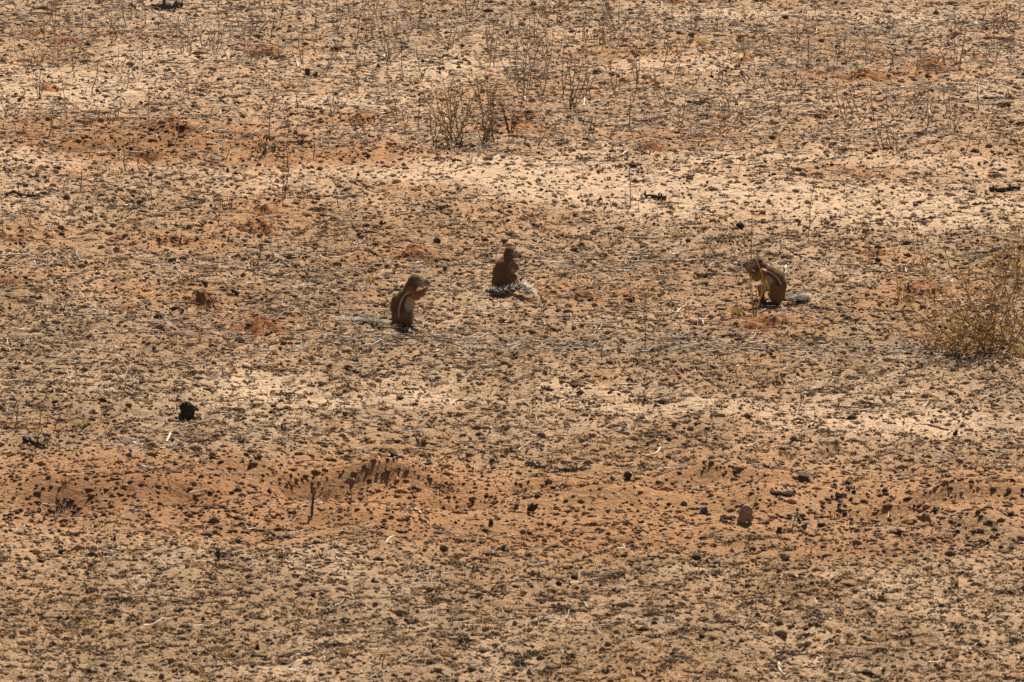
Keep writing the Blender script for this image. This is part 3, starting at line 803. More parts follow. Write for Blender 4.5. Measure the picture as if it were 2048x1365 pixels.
# ------------------------------------------------------------------ grass tufts with long blades
def grass_tuft(u, v, wd, hp, col, label, seed, nb=60, group='golden grass tufts'):
    r = np.random.default_rng(seed); p = G(u, v); mpp = MPP(p)
    w_, h_ = wd * .5 * mpp, hp * mpp
    A = Acc(); p0 = np.array(p)
    for _ in range(nb):
        a = r.uniform(0, 6.28); rr = math.sqrt(r.random()) * w_ * .45
        b = np.array([rr * math.cos(a), rr * math.sin(a), -.006])
        out = r.uniform(.15, 1) * w_ * .75; h = h_ * r.uniform(.5, 1.05)
        t = b + np.array([math.cos(a) * out, math.sin(a) * out, h]); m = b + (t - b) * .5 + np.array([0, 0, h * .15])
        d = r.uniform(0, 6.28); q = np.array([math.cos(d), math.sin(d), 0]) * .0013
        A.add([b - q, b + q, m + q * .8, m - q * .8, t], [(0, 1, 2), (0, 2, 3), (3, 2, 4)], jit(col, .3, r))
    e = link('grass_tuft', None, loc=p); tag(e, label, 'grass', group)
    link('blades', A.mesh('blades', M_GRASS), e)
    V_, F_ = rock_shape(2, seed + 5, .4, .5)
    link('shade_core', mesh_from('shade_core', V_ * np.array([w_ * .6, w_ * .5, h_ * .45]), F_, DARKG * .8, M_CLOD), e)  # dark core added as shade inside the tuft
GY = np.array([.50, .33, .075]); GB = np.array([.40, .28, .11])
for k, (u, v, a, b, c, lab) in enumerate([
    (1403, 92, 30, 24, GY * .9, 'bright golden grass tuft alone on the far sand'), (742, 568, 24, 24, GY * .85, 'small golden grass tuft behind the side-on squirrel'),
    (1351, 474, 28, 18, GB, 'dull yellow grass tuft on the edge of the pale sand'), (1471, 628, 38, 24, GY * .75, 'golden grass tuft at the foot of the yellow stalks'),
    (158, 852, 64, 24, GB, 'spreading dull gold grass tuft before the orange soil'), (1227, 624, 40, 20, DARKG * 1.2, 'dark brown dead grass tuft between two squirrels'),
    (1142, 640, 30, 16, DARKG * 1.3, 'grey-brown dead grass tuft near the curled tail'), (245, 533, 74, 20, GB, 'wide flat straw tuft among red mounds'),
    (1910, 1312, 32, 24, GB * .85, 'tawny grass tuft in the near stubble'), (1880, 1340, 34, 18, DARKG, 'blackish grass tuft beside the tawny tuft'),
    (1300, 1226, 30, 22, GB * .7, 'brown grass tuft in stubble before the sand bank'), (1442, 1188, 22, 18, GB, 'small straw tuft before the sand bank'),
    (690, 1310, 32, 26, GB * .7, 'rusty grass tuft in the near stubble'), (1910, 1172, 28, 22, GB * .6, 'brown dead grass tuft with stones near the sand bank'),
    (842, 894, 40, 30, DARKG * 1.1, 'dark domed grass tuft behind the sand bank'), (480, 882, 44, 16, DARKG * 1.3, 'low dark grass tuft near the stump'),
    (430, 880, 40, 14, STRAWG * .8, 'grey grass tuft near the stump'), (1570, 1120, 22, 16, DARKG * 1.1, 'dark bristly tuft near the pink stone'),
    (860, 530, 26, 18, GB * .8, 'straw tuft on the flank of the broad mound'), (1685, 565, 30, 16, GB * .7, 'olive straw tuft behind the hunched squirrel'),
    (1720, 525, 18, 12, GB, 'tiny straw tuft near a crumbled mound'), (2036, 712, 40, 34, GB, 'straw tuft under the sprawling golden bush'),
    (600, 288, 26, 20, DARKG, 'dark wispy grass tuft on the orange bank'), (565, 1115, 34, 18, DARKG, 'black-brown tuft right before the sand bank'),
    (645, 1118, 40, 18, DARKG * 1.1, 'dark matted tuft with a bleached twig beside it'), (1040, 1330, 40, 22, DARKG * 1.2, 'dark shaggy tuft in the near stubble')]):
    grass_tuft(u, v, a, b, c, lab, 3000 + k)

# tall grass stalks
def stalk_plant(root, stalks, label, seed, name='grass_stalk', group=None):
    p = G(*root); r = np.random.default_rng(seed)
    e = link(name, None, loc=p); tag(e, label, 'grass stalk', group)
    for pts, col, rad in stalks:
        y_ = p.y + r.normal() * .015
        Pp = [np.array(p) + np.array([r.normal() * .004, r.normal() * .004, -.01])] + [np.array(at(a, b, y_)) for a, b in pts]
        Pp = np.array(Pp); t = np.linspace(0, len(Pp) - 1, 4 * len(Pp)); i0 = np.minimum(t.astype(int), len(Pp) - 2)
        Q = Pp[i0] + (Pp[i0 + 1] - Pp[i0]) * (t - i0)[:, None]
        Q[1:-1] = (Q[:-2] + Q[1:-1] * 2 + Q[2:]) / 4
        V_, F_ = tube(Q, np.linspace(rad, rad * .6, len(Q)), 4)
        A = Acc(); A.add(V_, F_, np.array(col)); link('stalk', A.mesh('stalk', M_GRASS, True, p), e)
YEL = (.62, .42, .08); BRN = (.26, .16, .07)
stalk_plant((1509, 641), [([(1506, 600), (1501, 560), (1503, 500), (1504, 430)], BRN, .0022), ([(1503, 600), (1499, 560), (1500, 540), (1489, 500)], (.4, .27, .09), .0020),
    ([(1515, 608), (1523, 590), (1522, 560), (1526, 553), (1515, 525), (1503, 500), (1492, 478)], YEL, .0024),
    ([(1517, 606), (1528, 580), (1531, 559), (1538, 577), (1539, 588)], YEL, .0026), ([(1490, 646), (1478, 660), (1465, 664)], YEL, .0018), ([(1513, 600), (1512, 570)], BRN, .0018)],
    'thin brown and yellow grass stalks standing before the hunched squirrel', 4001)
stalk_plant((1796, 604), [([(1794, 560), (1790, 520), (1783, 480)], YEL, .0028), ([(1800, 570), (1812, 540)], (.4, .27, .09), .002), ([(1806, 600), (1808, 585)], YEL, .0024)],
    'pair of yellow grass stalks near the crumbled mound', 4002)
stalk_plant((1856, 562), [([(1852, 520), (1843, 480), (1828, 436)], (.52, .38, .12), .0024), ([(1850, 530), (1858, 505)], (.52, .38, .12), .0022)],
    'tall pale yellow seed stalk on the edge of the pale sand', 4003)
stalk_plant((1009, 444), [([(1008, 425), (1003, 398)], YEL, .0028)], 'short yellow stalk on the edge of pale sand band', 4004)
stalk_plant((60, 456), [([(61, 438), (63, 420)], YEL, .0028), ([(57, 440), (54, 432)], (.5, .35, .1), .002)], 'short yellow straw standing near a low red mound', 4005)
stalk_plant((1309, 602), [([(1308, 590), (1306, 574)], YEL, .003)], 'stubby yellow straw between the curled-tail squirrel and the hunched one', 4006)
stalk_plant((105, 612), [([(107, 618), (106, 602)], YEL, .0028), ([(124, 632), (138, 632)], YEL, .0022)], 'bent yellow straw among grey twigs', 4007)
stalk_plant((1812, 600), [([(1800, 590), (1795, 570)], YEL, .003), ([(1780, 617), (1766, 616)], YEL, .0024)], 'yellow straw lying by the sprawling bush', 4008)

# ------------------------------------------------------------------ stones, stump, logs
def stone(u, v, wd, hp, col, label, seed, name='stone', cat='stone', depth=.8, facet=1, rough=.25, yaw=0., lean=0., sub=3):
    p = G(u, v); mpp = MPP(p)
    V_, F_ = rock_shape(sub, seed, rough + .25, 1.0, facet)
    V_ = V_ / np.abs(V_).max(0)
    hx, hz = wd * .5 * mpp, hp * .56 * mpp
    V_ = V_ * np.array([hx, hx * depth, hz])
    V_[:, 0] += lean * (V_[:, 2] + hz)
    V_[:, 2] += hz * .70
    c, s_ = math.cos(yaw), math.sin(yaw)
    V_ = np.stack([V_[:, 0] * c - V_[:, 1] * s_, V_[:, 0] * s_ + V_[:, 1] * c, V_[:, 2]], -1)
    V_[:, 1] += hx * depth * .8
    rr = np.random.default_rng(seed)
    o = link(name, mesh_from(name, V_, F_, np.asarray(col) * (1 + (rr.random((len(V_), 1)) - .5) * .35), M_CLOD), loc=p)
    return tag(o, label, cat)
DK = np.array([.075, .053, .036])
for k, (u, v, a, b, c, lab, nm, dep) in enumerate([
    (1062, 1027, 32, 22, DK * .8, 'dark wedge-shaped stone with sharp peak on the sand bank', 'stone', .7),
    (1034, 1018, 16, 16, BRC * .8, 'brown rounded stone next to the wedge-shaped stone', 'stone', .8),
    (1850, 1051, 40, 26, np.array([.15, .115, .085]), 'large rounded grey-brown stone at the burrow hollow', 'stone', .8),
    (1829, 1052, 14, 17, np.array([.17, .13, .095]), 'upright small stone pressed against the large rounded stone', 'stone', .8),
    (1872, 1028, 36, 16, DK * 1.3, 'crumbly dark clod behind the large rounded stone', 'stone', .7),
    (1754, 1028, 30, 17, DK, 'dark oblong stone in the burrow hollow', 'stone', .7),
    (718, 957, 24, 24, np.array([.10, .05, .028]), 'dark reddish clod at lip of hollow', 'soil_clod', .8),
    (700, 972, 26, 24, np.array([.14, .11, .085]), 'leaning grey clod before the dark reddish clod', 'stone', .6),
    (1258, 962, 34, 19, DK * .8, 'blocky black stone beside a pale stick', 'stone', .7),
    (1606, 966, 40, 20, DK * 1.2, 'dark mossy-looking clod on the rim of the sand bank', 'soil_clod', .8),
    (1094, 974, 16, 22, DK * .9, 'upright black dropping heap on orange sand', 'soil_clod', .8),
    (1084, 978, 14, 12, DK * 1.1, 'small black clod at foot of the upright heap', 'soil_clod', .8),
    (1104, 980, 14, 10, DK * 1.1, 'flat black clod at foot of the upright heap', 'soil_clod', .8),
    (788, 921, 26, 17, DK * .8, 'black pointed clod behind the sand bank', 'soil_clod', .7),
    (2029, 977, 30, 21, DK * .8, 'black round clod with pale crown on the sand bank rim', 'soil_clod', .8),
    (833, 956, 26, 12, DK * 1.0, 'dark flat clod on the sand bank rim', 'soil_clod', .7),
    (862, 966, 20, 10, np.array([.13, .10, .075]), 'flat grey clod beside the dark flat clod', 'soil_clod', .7),
    (1408, 1028, 20, 15, np.array([.13, .12, .115]), 'blue-grey speckled stone on the orange sand', 'stone', .8),
    (1482, 1018, 14, 13, np.array([.19, .10, .055]), 'small brown stone behind the upright pinkish stone', 'stone', .8),
    (1483, 950, 26, 18, DK * .7, 'black clod on the bank rim with a pale pebble', 'soil_clod', .8),
    (1433, 942, 24, 16, DK * .8, 'black clod on the bank rim beside a flat slab', 'soil_clod', .8),
    (1408, 952, 34, 12, DK * 1.4, 'flat grey-brown slab on the bank rim', 'stone', .6),
    (1524, 952, 22, 16, np.array([.12, .11, .10]), 'grey clod at the end of the bank rim', 'stone', .8),
    (287, 940, 16, 14, np.array([.62, .56, .48]), 'small whitish stone in a dark twig heap', 'stone', .8),
    (262, 908, 12, 10, np.array([.12, .11, .11]), 'dark blue-grey pebble near a pale bone chip', 'stone', .8),
    (1557, 1068, 18, 14, DK * .9, 'round black clod below the upright pinkish stone', 'soil_clod', .8),
    (1608, 1062, 14, 16, np.array([.16, .12, .085]), 'grey-brown pointed clod in the clod row', 'soil_clod', .7),
    (1800, 1072, 26, 13, DK * .9, 'dark double clod before the large rounded stone', 'soil_clod', .7),
    (123, 1110, 20, 15, DK, 'dark round clod alone in near stubble', 'soil_clod', .8),
    (436, 1120, 14, 22, DK * 1.1, 'upright dark clod in near stubble', 'soil_clod', .6),
    (1253, 1052, 36, 13, DK * 1.1, 'long dark slab before the sand bank', 'stone', .6),
    (1007, 1107, 24, 17, DK, 'dark angular clod before the sand bank', 'soil_clod', .7),
    (1170, 1155, 14, 11, np.array([.10, .095, .095]), 'dark grey pebble in near stubble', 'stone', .8),
    (1056, 1115, 28, 12, DK * 1.5, 'low brownish stone before the sand bank', 'stone', .7),
    (460, 398, 0, 0, DK, '', '', 0),
    (388, 401, 13, 9, np.array([.10, .11, .11]), 'smooth dark grey pebble near two leaning stems', 'stone', .9),
    (197, 126, 14, 9, np.array([.17, .09, .05]), 'round brown ball on the pale sand', 'soil_clod', .9),
    (345, 525, 24, 12, np.array([.14, .10, .075]), 'flat brown clod beyond the wide straw tuft', 'soil_clod', .8),
    (443, 583, 12, 14, DK * .8, 'black upright clod behind the cracked mound', 'soil_clod', .8),
    (468, 590, 24, 12, DK, 'black lumpy clod behind the cracked mound', 'soil_clod', .8),
    (632, 157, 13, 18, np.array([.12, .06, .035]), 'dark pointed clod with a twin among grey twigs', 'soil_clod', .8),
    (615, 152, 12, 16, np.array([.12, .06, .035]), 'dark stubby twin of the pointed clod', 'soil_clod', .8),
    (757, 138, 10, 12, np.array([.10, .06, .04]), 'small dark cone-shaped clod under bare stems', 'soil_clod', .8),
    (518, 448, 14, 12, np.array([.10, .045, .025]), 'dark red clod topping a red mound', 'soil_clod', .8),
    (1055, 228, 14, 12, np.array([.14, .06, .03]), 'dark red clod topping a red patch', 'soil_clod', .8),
    (1865, 128, 40, 14, np.array([.13, .055, .028]), 'dark lumpy clod crowning the lumpy red heap', 'soil_clod', .8),
    (1297, 299, 10, 8, np.array([.10, .05, .03]), 'dark pebble stuck in the conical mound', 'soil_clod', .8),
    (1418, 212, 12, 8, DK, 'small black clod among grey twigs', 'soil_clod', .8),
    (1900, 948, 0, 0, DK, '', '', 0)]):
    if a: stone(u, v, a, b, c, lab, 5000 + k, nm, 'stone' if nm == 'stone' else 'clod', dep)

# heaps of pellets beside the sand bank: each pellet a thing
def pellets(u, v, du, dv, n, sz, label, group, seed, col=DK):
    r = np.random.default_rng(seed)
    for k in range(n):
        p = G(u + r.normal() * du, v + r.normal() * dv); s_ = sz * MPP(p) * r.uniform(.6, 1.3) * .5
        place_clod(p.x, p.y, (s_ * 1.25, s_, s_ * .9), r.uniform(0, 6), CLOD_ME[int(r.integers(16)) // 4 * 4 + int(r.integers(2))], label, group, 'dung pellet', 'dung_pellet', .2)
pellets(1572, 990, 16, 4, 12, 10, 'black dung pellet in cluster on smooth orange sand', 'pellet cluster on the smooth sand', 1)
pellets(1445, 1040, 20, 4, 16, 9, 'black dung pellet in row left of the pinkish stone', 'pellets beside the pinkish stone', 2)
pellets(1600, 1036, 22, 7, 16, 10, 'black dung pellet in the heap between stone and hollow', 'pellets before the burrow hollow', 3)
pellets(1735, 1050, 18, 4, 14, 8, 'grey dung pellet at the foot of the burrow hollow', 'pellets in the burrow hollow', 4)
pellets(1960, 1080, 34, 2, 22, 8, 'shiny black pellet in a line across the orange sand', 'pellet line on the sand', 5)
pellets(700, 1000, 16, 6, 10, 10, 'black dung pellet below the leaning grey clod', 'pellets below the grey clod', 6)
pellets(972, 1012, 22, 5, 14, 9, 'black dung pellet in the middle hollow of the bank', 'pellets in the middle hollow', 7)
pellets(290, 942, 30, 4, 18, 8, 'dark pellet in the heap around the whitish stone', 'pellets around the whitish stone', 8)
pellets(1690, 985, 34, 7, 14, 9, 'dark crumb on the burrow hollow\'s far wall', 'crumbs on the hollow wall', 9)
pellets(100, 1035, 60, 10, 22, 10, 'dark grey pellet at the dark end of the bank', 'pellets at the end of the bank', 10)
pellets(1450, 1130, 40, 4, 14, 8, 'dark pellet strewn before the bank near pale sand', 'pellets before the bank', 11)

# upright pinkish stone: two lobes in one mesh
def lobed(u, v, lobes, col, label, name, cat, seed, mpp_scale=1, vox=.0035, rough=.004):
    p = G(u, v); k = MPP(p)
    bm = bmesh.new()
    for (dx, dz, rx, rz, dy) in lobes:
        mt = Matrix.Translation((dx * k, dy * k, dz * k)) @ Matrix.Diagonal((rx * k, rx * k * .9, rz * k, 1))
        bmesh.ops.create_icosphere(bm, subdivisions=3, radius=1, matrix=mt)
    me = bpy.data.meshes.new(name + '_lobes'); bm.to_mesh(me); bm.free()
    me = remesh(me, vox, 2)
    V = np.zeros(len(me.vertices) * 3, np.float32); me.vertices.foreach_get('co', V); V = V.reshape(-1, 3)
    Nn = np.zeros(len(me.vertices) * 3, np.float32); me.vertices.foreach_get('normal', Nn); Nn = Nn.reshape(-1, 3)
    d = (fbm(V[:, 0] * 70 + seed, (V[:, 1] + V[:, 2] * 1.7) * 70, seed, 3) - .5) * 2
    V = V + Nn * d[:, None] * rough
    me.vertices.foreach_set('co', V.astype(np.float32).ravel())
    C = np.asarray(col)[None] * (1 + .6 * (fbm(V[:, 0] * 55, V[:, 2] * 55 + V[:, 1] * 40, seed + 3, 3) - .5))[:, None]
    a = me.color_attributes.new('col', 'FLOAT_COLOR', 'POINT')
    a.data.foreach_set('color', np.concatenate([C, np.ones((len(C), 1))], 1).astype(np.float32).ravel())
    me.materials.clear(); me.materials.append(M_CLOD); me.update()
    return tag(link(name, me, loc=p), label, cat)

def remesh(me, vox, smooth=4):
    o = bpy.data.objects.new('tmp', me); COL.objects.link(o)
    m = o.modifiers.new('r', 'REMESH'); m.mode = 'VOXEL'; m.voxel_size = vox; m.use_smooth_shade = True
    if smooth:
        s_ = o.modifiers.new('s', 'SMOOTH'); s_.iterations = smooth; s_.factor = .5
    dg = bpy.context.evaluated_depsgraph_get(); dg.update()
    out = bpy.data.meshes.new_from_object(o.evaluated_get(dg))
    bpy.data.objects.remove(o); bpy.data.meshes.remove(me)
    return out

lobed(1490, 1046, [(-5, 8, 10, 11, 0), (-2, 20, 11, 12, 0), (3, 27, 10, 11, 0), (8, 22, 8, 10, 0), (10, 10, 7, 10, 1), (-10, 3, 7, 6, 0)], (.34, .20, .125),
      'upright pinkish-brown stone with a hunched outline on orange sand', 'stone', 'stone', 61)
lobed(374, 840, [(-1, 9, 14, 11, 0), (2, 18, 13, 12, 0), (6, 22, 9, 10, 0), (-10, 27, 5, 8, 0), (-6, 19, 8, 9, 0), (8, 8, 9, 9, 0), (-13, 4, 6, 4, -1), (-2, 32, 5, 4, 1)], (.055, .040, .027),
      'dark knobbly tree stump standing alone in the stubble', 'tree_stump', 'stump', 62, rough=.011)

def log(u0, v0, u1, v1, rad, col, label, seed, name='fallen_branch', knots=2):
    p = G((u0 + u1) / 2, (v0 + v1) / 2); r = np.random.default_rng(seed)
    a, b = np.array(G(u0, v0)), np.array(G(u1, v1)); k = MPP(p)
    n = 12; Pp = a + (b - a) * np.linspace(0, 1, n)[:, None]
    L = np.linalg.norm(b - a)
    Pp[:, 0] += np.cumsum(r.normal(size=n)) * L * .008; Pp[:, 2] = hfun(Pp[:, 0], Pp[:, 1]) + rad * k * .7 + np.abs(r.normal(size=n)) * rad * k * .25
    R = rad * k * (1 + .28 * r.normal(size=n)) * np.linspace(1, .7, n); R = np.clip(R, rad * k * .35, None)
    A = Acc(); V_, F_ = tube(Pp, R, 7); A.add(V_, F_, np.asarray(col) * (1 + (r.random((len(V_), 1)) - .5) * .6))
    for _ in range(knots):
        q = Pp[int(r.integers(2, n - 2))]; e = q + np.array([r.normal() * 3, r.normal() * 3, rad * (1.4 + r.random())]) * k
        V_, F_ = tube(np.array([q, (q + e) / 2, e]), np.array([.5, .4, .25]) * rad * k, 5); A.add(V_, F_, np.asarray(col) * 1.1)
    return tag(link(name, A.mesh(name, M_WOOD, True, p), loc=p), label, 'branch')
log(303, 17, 362, 17, 8, (.075, .06, .05), 'thick charred black log at the far edge of the sand', 1, 'fallen_log', 3)
log(1282, 397, 1332, 402, 5, (.06, .042, .03), 'dark stick on the pale sand band', 2)
log(1978, 381, 2040, 381, 5, (.055, .045, .038), 'dark branch lying alone on the pale sand', 3)
log(10, 394, 98, 393, 4.5, (.07, .055, .04), 'row-like dark rotten branch at the edge of pale sand', 4)
log(50, 884, 88, 896, 5.5, (.06, .045, .035), 'blackened short log with pale chips behind the sand bank', 5, 'fallen_log')
log(1049, 932, 1090, 938, 5, (.16, .12, .075), 'flat brown bark slab on the bank rim', 6)
log(1110, 941, 1172, 938, 4.2, (.12, .09, .055), 'long dark bark slab on the bank rim', 7)
log(598, 217, 646, 226, 2.6, (.13, .10, .075), 'dark bent branch propped on the pale sand', 8)
log(540, 122, 582, 121, 2.4, (.09, .065, .05), 'dark branch at the foot of a red mound', 9)
log(1938, 504, 2000, 500, 3.0, (.30, .25, .2), 'grey branch lying beyond the sprawling bush', 10)
log(1826, 848, 1896, 853, 2.2, (.13, .10, .08), 'thin grey branch on pale soil behind the bank', 11)
log(1706, 195, 1770, 198, 2.4, (.055, .03, .02), 'dark stick on the flank of a wide red heap', 12)
log(1965, 196, 2020, 197, 2.6, (.09, .05, .03), 'dark brown stick on orange far soil', 13)
log(1340, 208, 1410, 205, 2.2, (.11, .085, .07), 'grey-brown branch lying in far twig litter', 14)
log(1410, 55, 1445, 66, 2.4, (.13, .105, .085), 'curved grey branch among far stems', 15)
log(440, 197, 480, 194, 2.4, (.10, .08, .06), 'dark flat stick on pale far sand', 16)
log(830, 287, 868, 282, 2.2, (.40, .34, .27), 'silvery branch near the fan-shaped bush', 17)
log(1380, 206, 1420, 206, 2.0, (.1, .08, .065), 'short dark stick near far grey litter', 18)

# upright twig on the sand bank
p = G(624, 1022)
tw = link('dead_weed', None, loc=p); tag(tw, 'crooked dark twig standing upright on the orange sand bank', 'dead weed')
r = np.random.default_rng(77)
A = Acc()
V_, F_ = tube(np.array([np.array(p) - [0, 0, .015]] + [at(a, b, p.y) for a, b in ((625, 1008), (627, 992), (623, 978), (622, 962))]), np.array([.0065, .006, .005, .0042, .003]), 5)
A.add(V_, F_, np.array([.12, .07, .04])); link('stem', A.mesh('stem', M_WOOD, True, p), tw)
A = Acc(); V_, F_ = tube(np.array([at(626, 996, p.y), at(631, 988, p.y - .01), at(632, 982, p.y)]), np.array([.003, .0025, .002]), 4); A.add(V_, F_, np.array([.12, .07, .04]))
link('side_twig', A.mesh('side_twig', M_WOOD, True, p), tw)

# pale bleached twigs and bone chips
def pale_twig(pts, rad, label, seed, col=(.58, .50, .39), name='bleached_twig', cat='twig'):
    r = np.random.default_rng(seed)
    P_ = [np.array(G(*q)) for q in pts]; c0 = P_[0]
    for q in P_: q[2] += rad * .6
    P_ = np.array(P_); t = np.linspace(0, len(P_) - 1, 3 * len(P_)); i0 = np.minimum(t.astype(int), len(P_) - 2)
    Q = P_[i0] + (P_[i0 + 1] - P_[i0]) * (t - i0)[:, None]
    Q[:, 2] = np.maximum(Q[:, 2], hfun(Q[:, 0], Q[:, 1]) + rad * .5)
    V_, F_ = tube(Q, np.linspace(rad, rad * .55, len(Q)), 5); A = Acc(); A.add(V_, F_, jit(col, .12, r))
    tag(link(name, A.mesh(name, M_WOOD, True, c0), loc=c0), label, cat)
for k, (pts, rad, lab) in enumerate([
    ([(1319, 889), (1320, 897), (1316, 905), (1309, 910), (1292, 913)], .0055, 'curved white feather-like twig behind the sand bank'),
    ([(788, 1074), (774, 1082), (773, 1088)], .004, 'white hooked twig before the sand bank'), ([(671, 1119), (682, 1121), (694, 1127), (708, 1133)], .004, 'long bleached twig before the sand bank'),
    ([(1558, 1326), (1557, 1336), (1562, 1345), (1570, 1352)], .0055, 'white curled twig in the near stubble'), ([(852, 1042), (858, 1048)], .004, 'short white arc-shaped twig below the hollow'),
    ([(828, 1018), (842, 1028)], .005, 'pale flat splinter below the hollow'), ([(266, 884), (276, 893), (290, 889)], .0045, 'pale forked twig by the stump'),
    ([(342, 868), (333, 885)], .006, 'white upright splinter by the stump'), ([(1210, 963), (1242, 961)], .0035, 'pale stick pointing at the blocky black stone'),
    ([(1494, 894), (1518, 884)], .0035, 'pale thin stick behind the bank rim'), ([(1168, 855), (1230, 838)], .0, ''),
    ([(592, 121), (597, 135)], .006, 'white splinter beside grey far litter'), ([(767, 115), (780, 109), (794, 106)], .006, 'white branch stub in far bare stems'),
    ([(1048, 198), (1051, 209)], .007, 'cream bone-like twig near a red patch'), ([(1170, 200), (1168, 212)], .006, 'cream upright splinter among far stems'),
    ([(1244, 312), (1250, 306), (1258, 305)], .006, 'white bent twig beyond the conical mound'), ([(68, 524), (71, 532)], .005, 'white chip near a straw tuft'),
    ([(152, 508), (160, 520)], .004, 'pale twig beyond the straw tuft'), ([(1434, 553), (1426, 562), (1430, 565)], .005, 'white looped twig near the hunched squirrel'),
    ([(1568, 538), (1573, 544), (1570, 549)], .005, 'white ring-like twig behind the hunched squirrel'), ([(1640, 546), (1655, 540)], .004, 'pale short twig beyond the hunched squirrel'),
    ([(1902, 566), (1906, 560)], .005, 'white chip behind the sprawling bush'), ([(1812, 546), (1810, 534)], .005, 'white hook-shaped splinter near the yellow stalks'),
    ([(1350, 630), (1362, 617), (1372, 612)], .0045, 'pale bent twig near the golden grass tuft'), ([(1360, 637), (1372, 632)], .004, 'pale chip near the golden grass tuft'),
    ([(1398, 640), (1420, 640)], .0045, 'pale straight twig near the golden grass tuft'), ([(1405, 641), (1408, 652)], .004, 'pale stub near the straight twig'),
    ([(640, 513), (642, 516)], .006, 'white chip on stubble beyond the squirrel'), ([(245, 668), (275, 660), (330, 662)], .004, 'long pale branch among grey litter'),
    ([(918, 688), (980, 686), (1010, 692)], .004, 'long pale straight branch in the grey litter strip'), ([(1080, 688), (1130, 690), (1180, 702)], .0035, 'slanting pale branch in the grey litter strip'),
    ([(1410, 688), (1440, 690), (1520, 697)], .004, 'pale long branch in front of the golden tuft'), ([(1268, 710), (1288, 698)], .005, 'pale forked splinter in the grey litter strip'),
    ([(1460, 708), (1500, 712)], .0035, 'thin pale branch on the litter strip'), ([(938, 292), (975, 298), (1020, 290)], .004, 'white arched branch under the fan-shaped bush'),
    ([(1595, 210), (1640, 212)], .004, 'pale branch in far grey litter'), ([(1010, 300), (1035, 292)], .004, 'pale stick near the leafy stalk')]):
    if rad: pale_twig(pts, rad, lab, 6000 + k)

# ------------------------------------------------------------------ ground squirrels
CINN = np.array([.225, .110, .042]); BACK = np.array([.170, .086, .036]); BELLY = np.array([.46, .36, .23]); CHEEK = np.array([.40, .30, .19])
CROWN = np.array([.095, .058, .034]); ARM = np.array([.30, .150, .055]); FOOT = np.array([.06, .045, .035]); WHITE = np.array([.78, .70, .58])

def seg(a, b, ra, rb, col, n=7, flat=1.0):
    a, b = np.array(a, float), np.array(b, float)
    return [(tuple(a + (b - a) * t), (ra + (rb - ra) * t,) * 3, 0., col) for t in np.linspace(0, 1, n)]

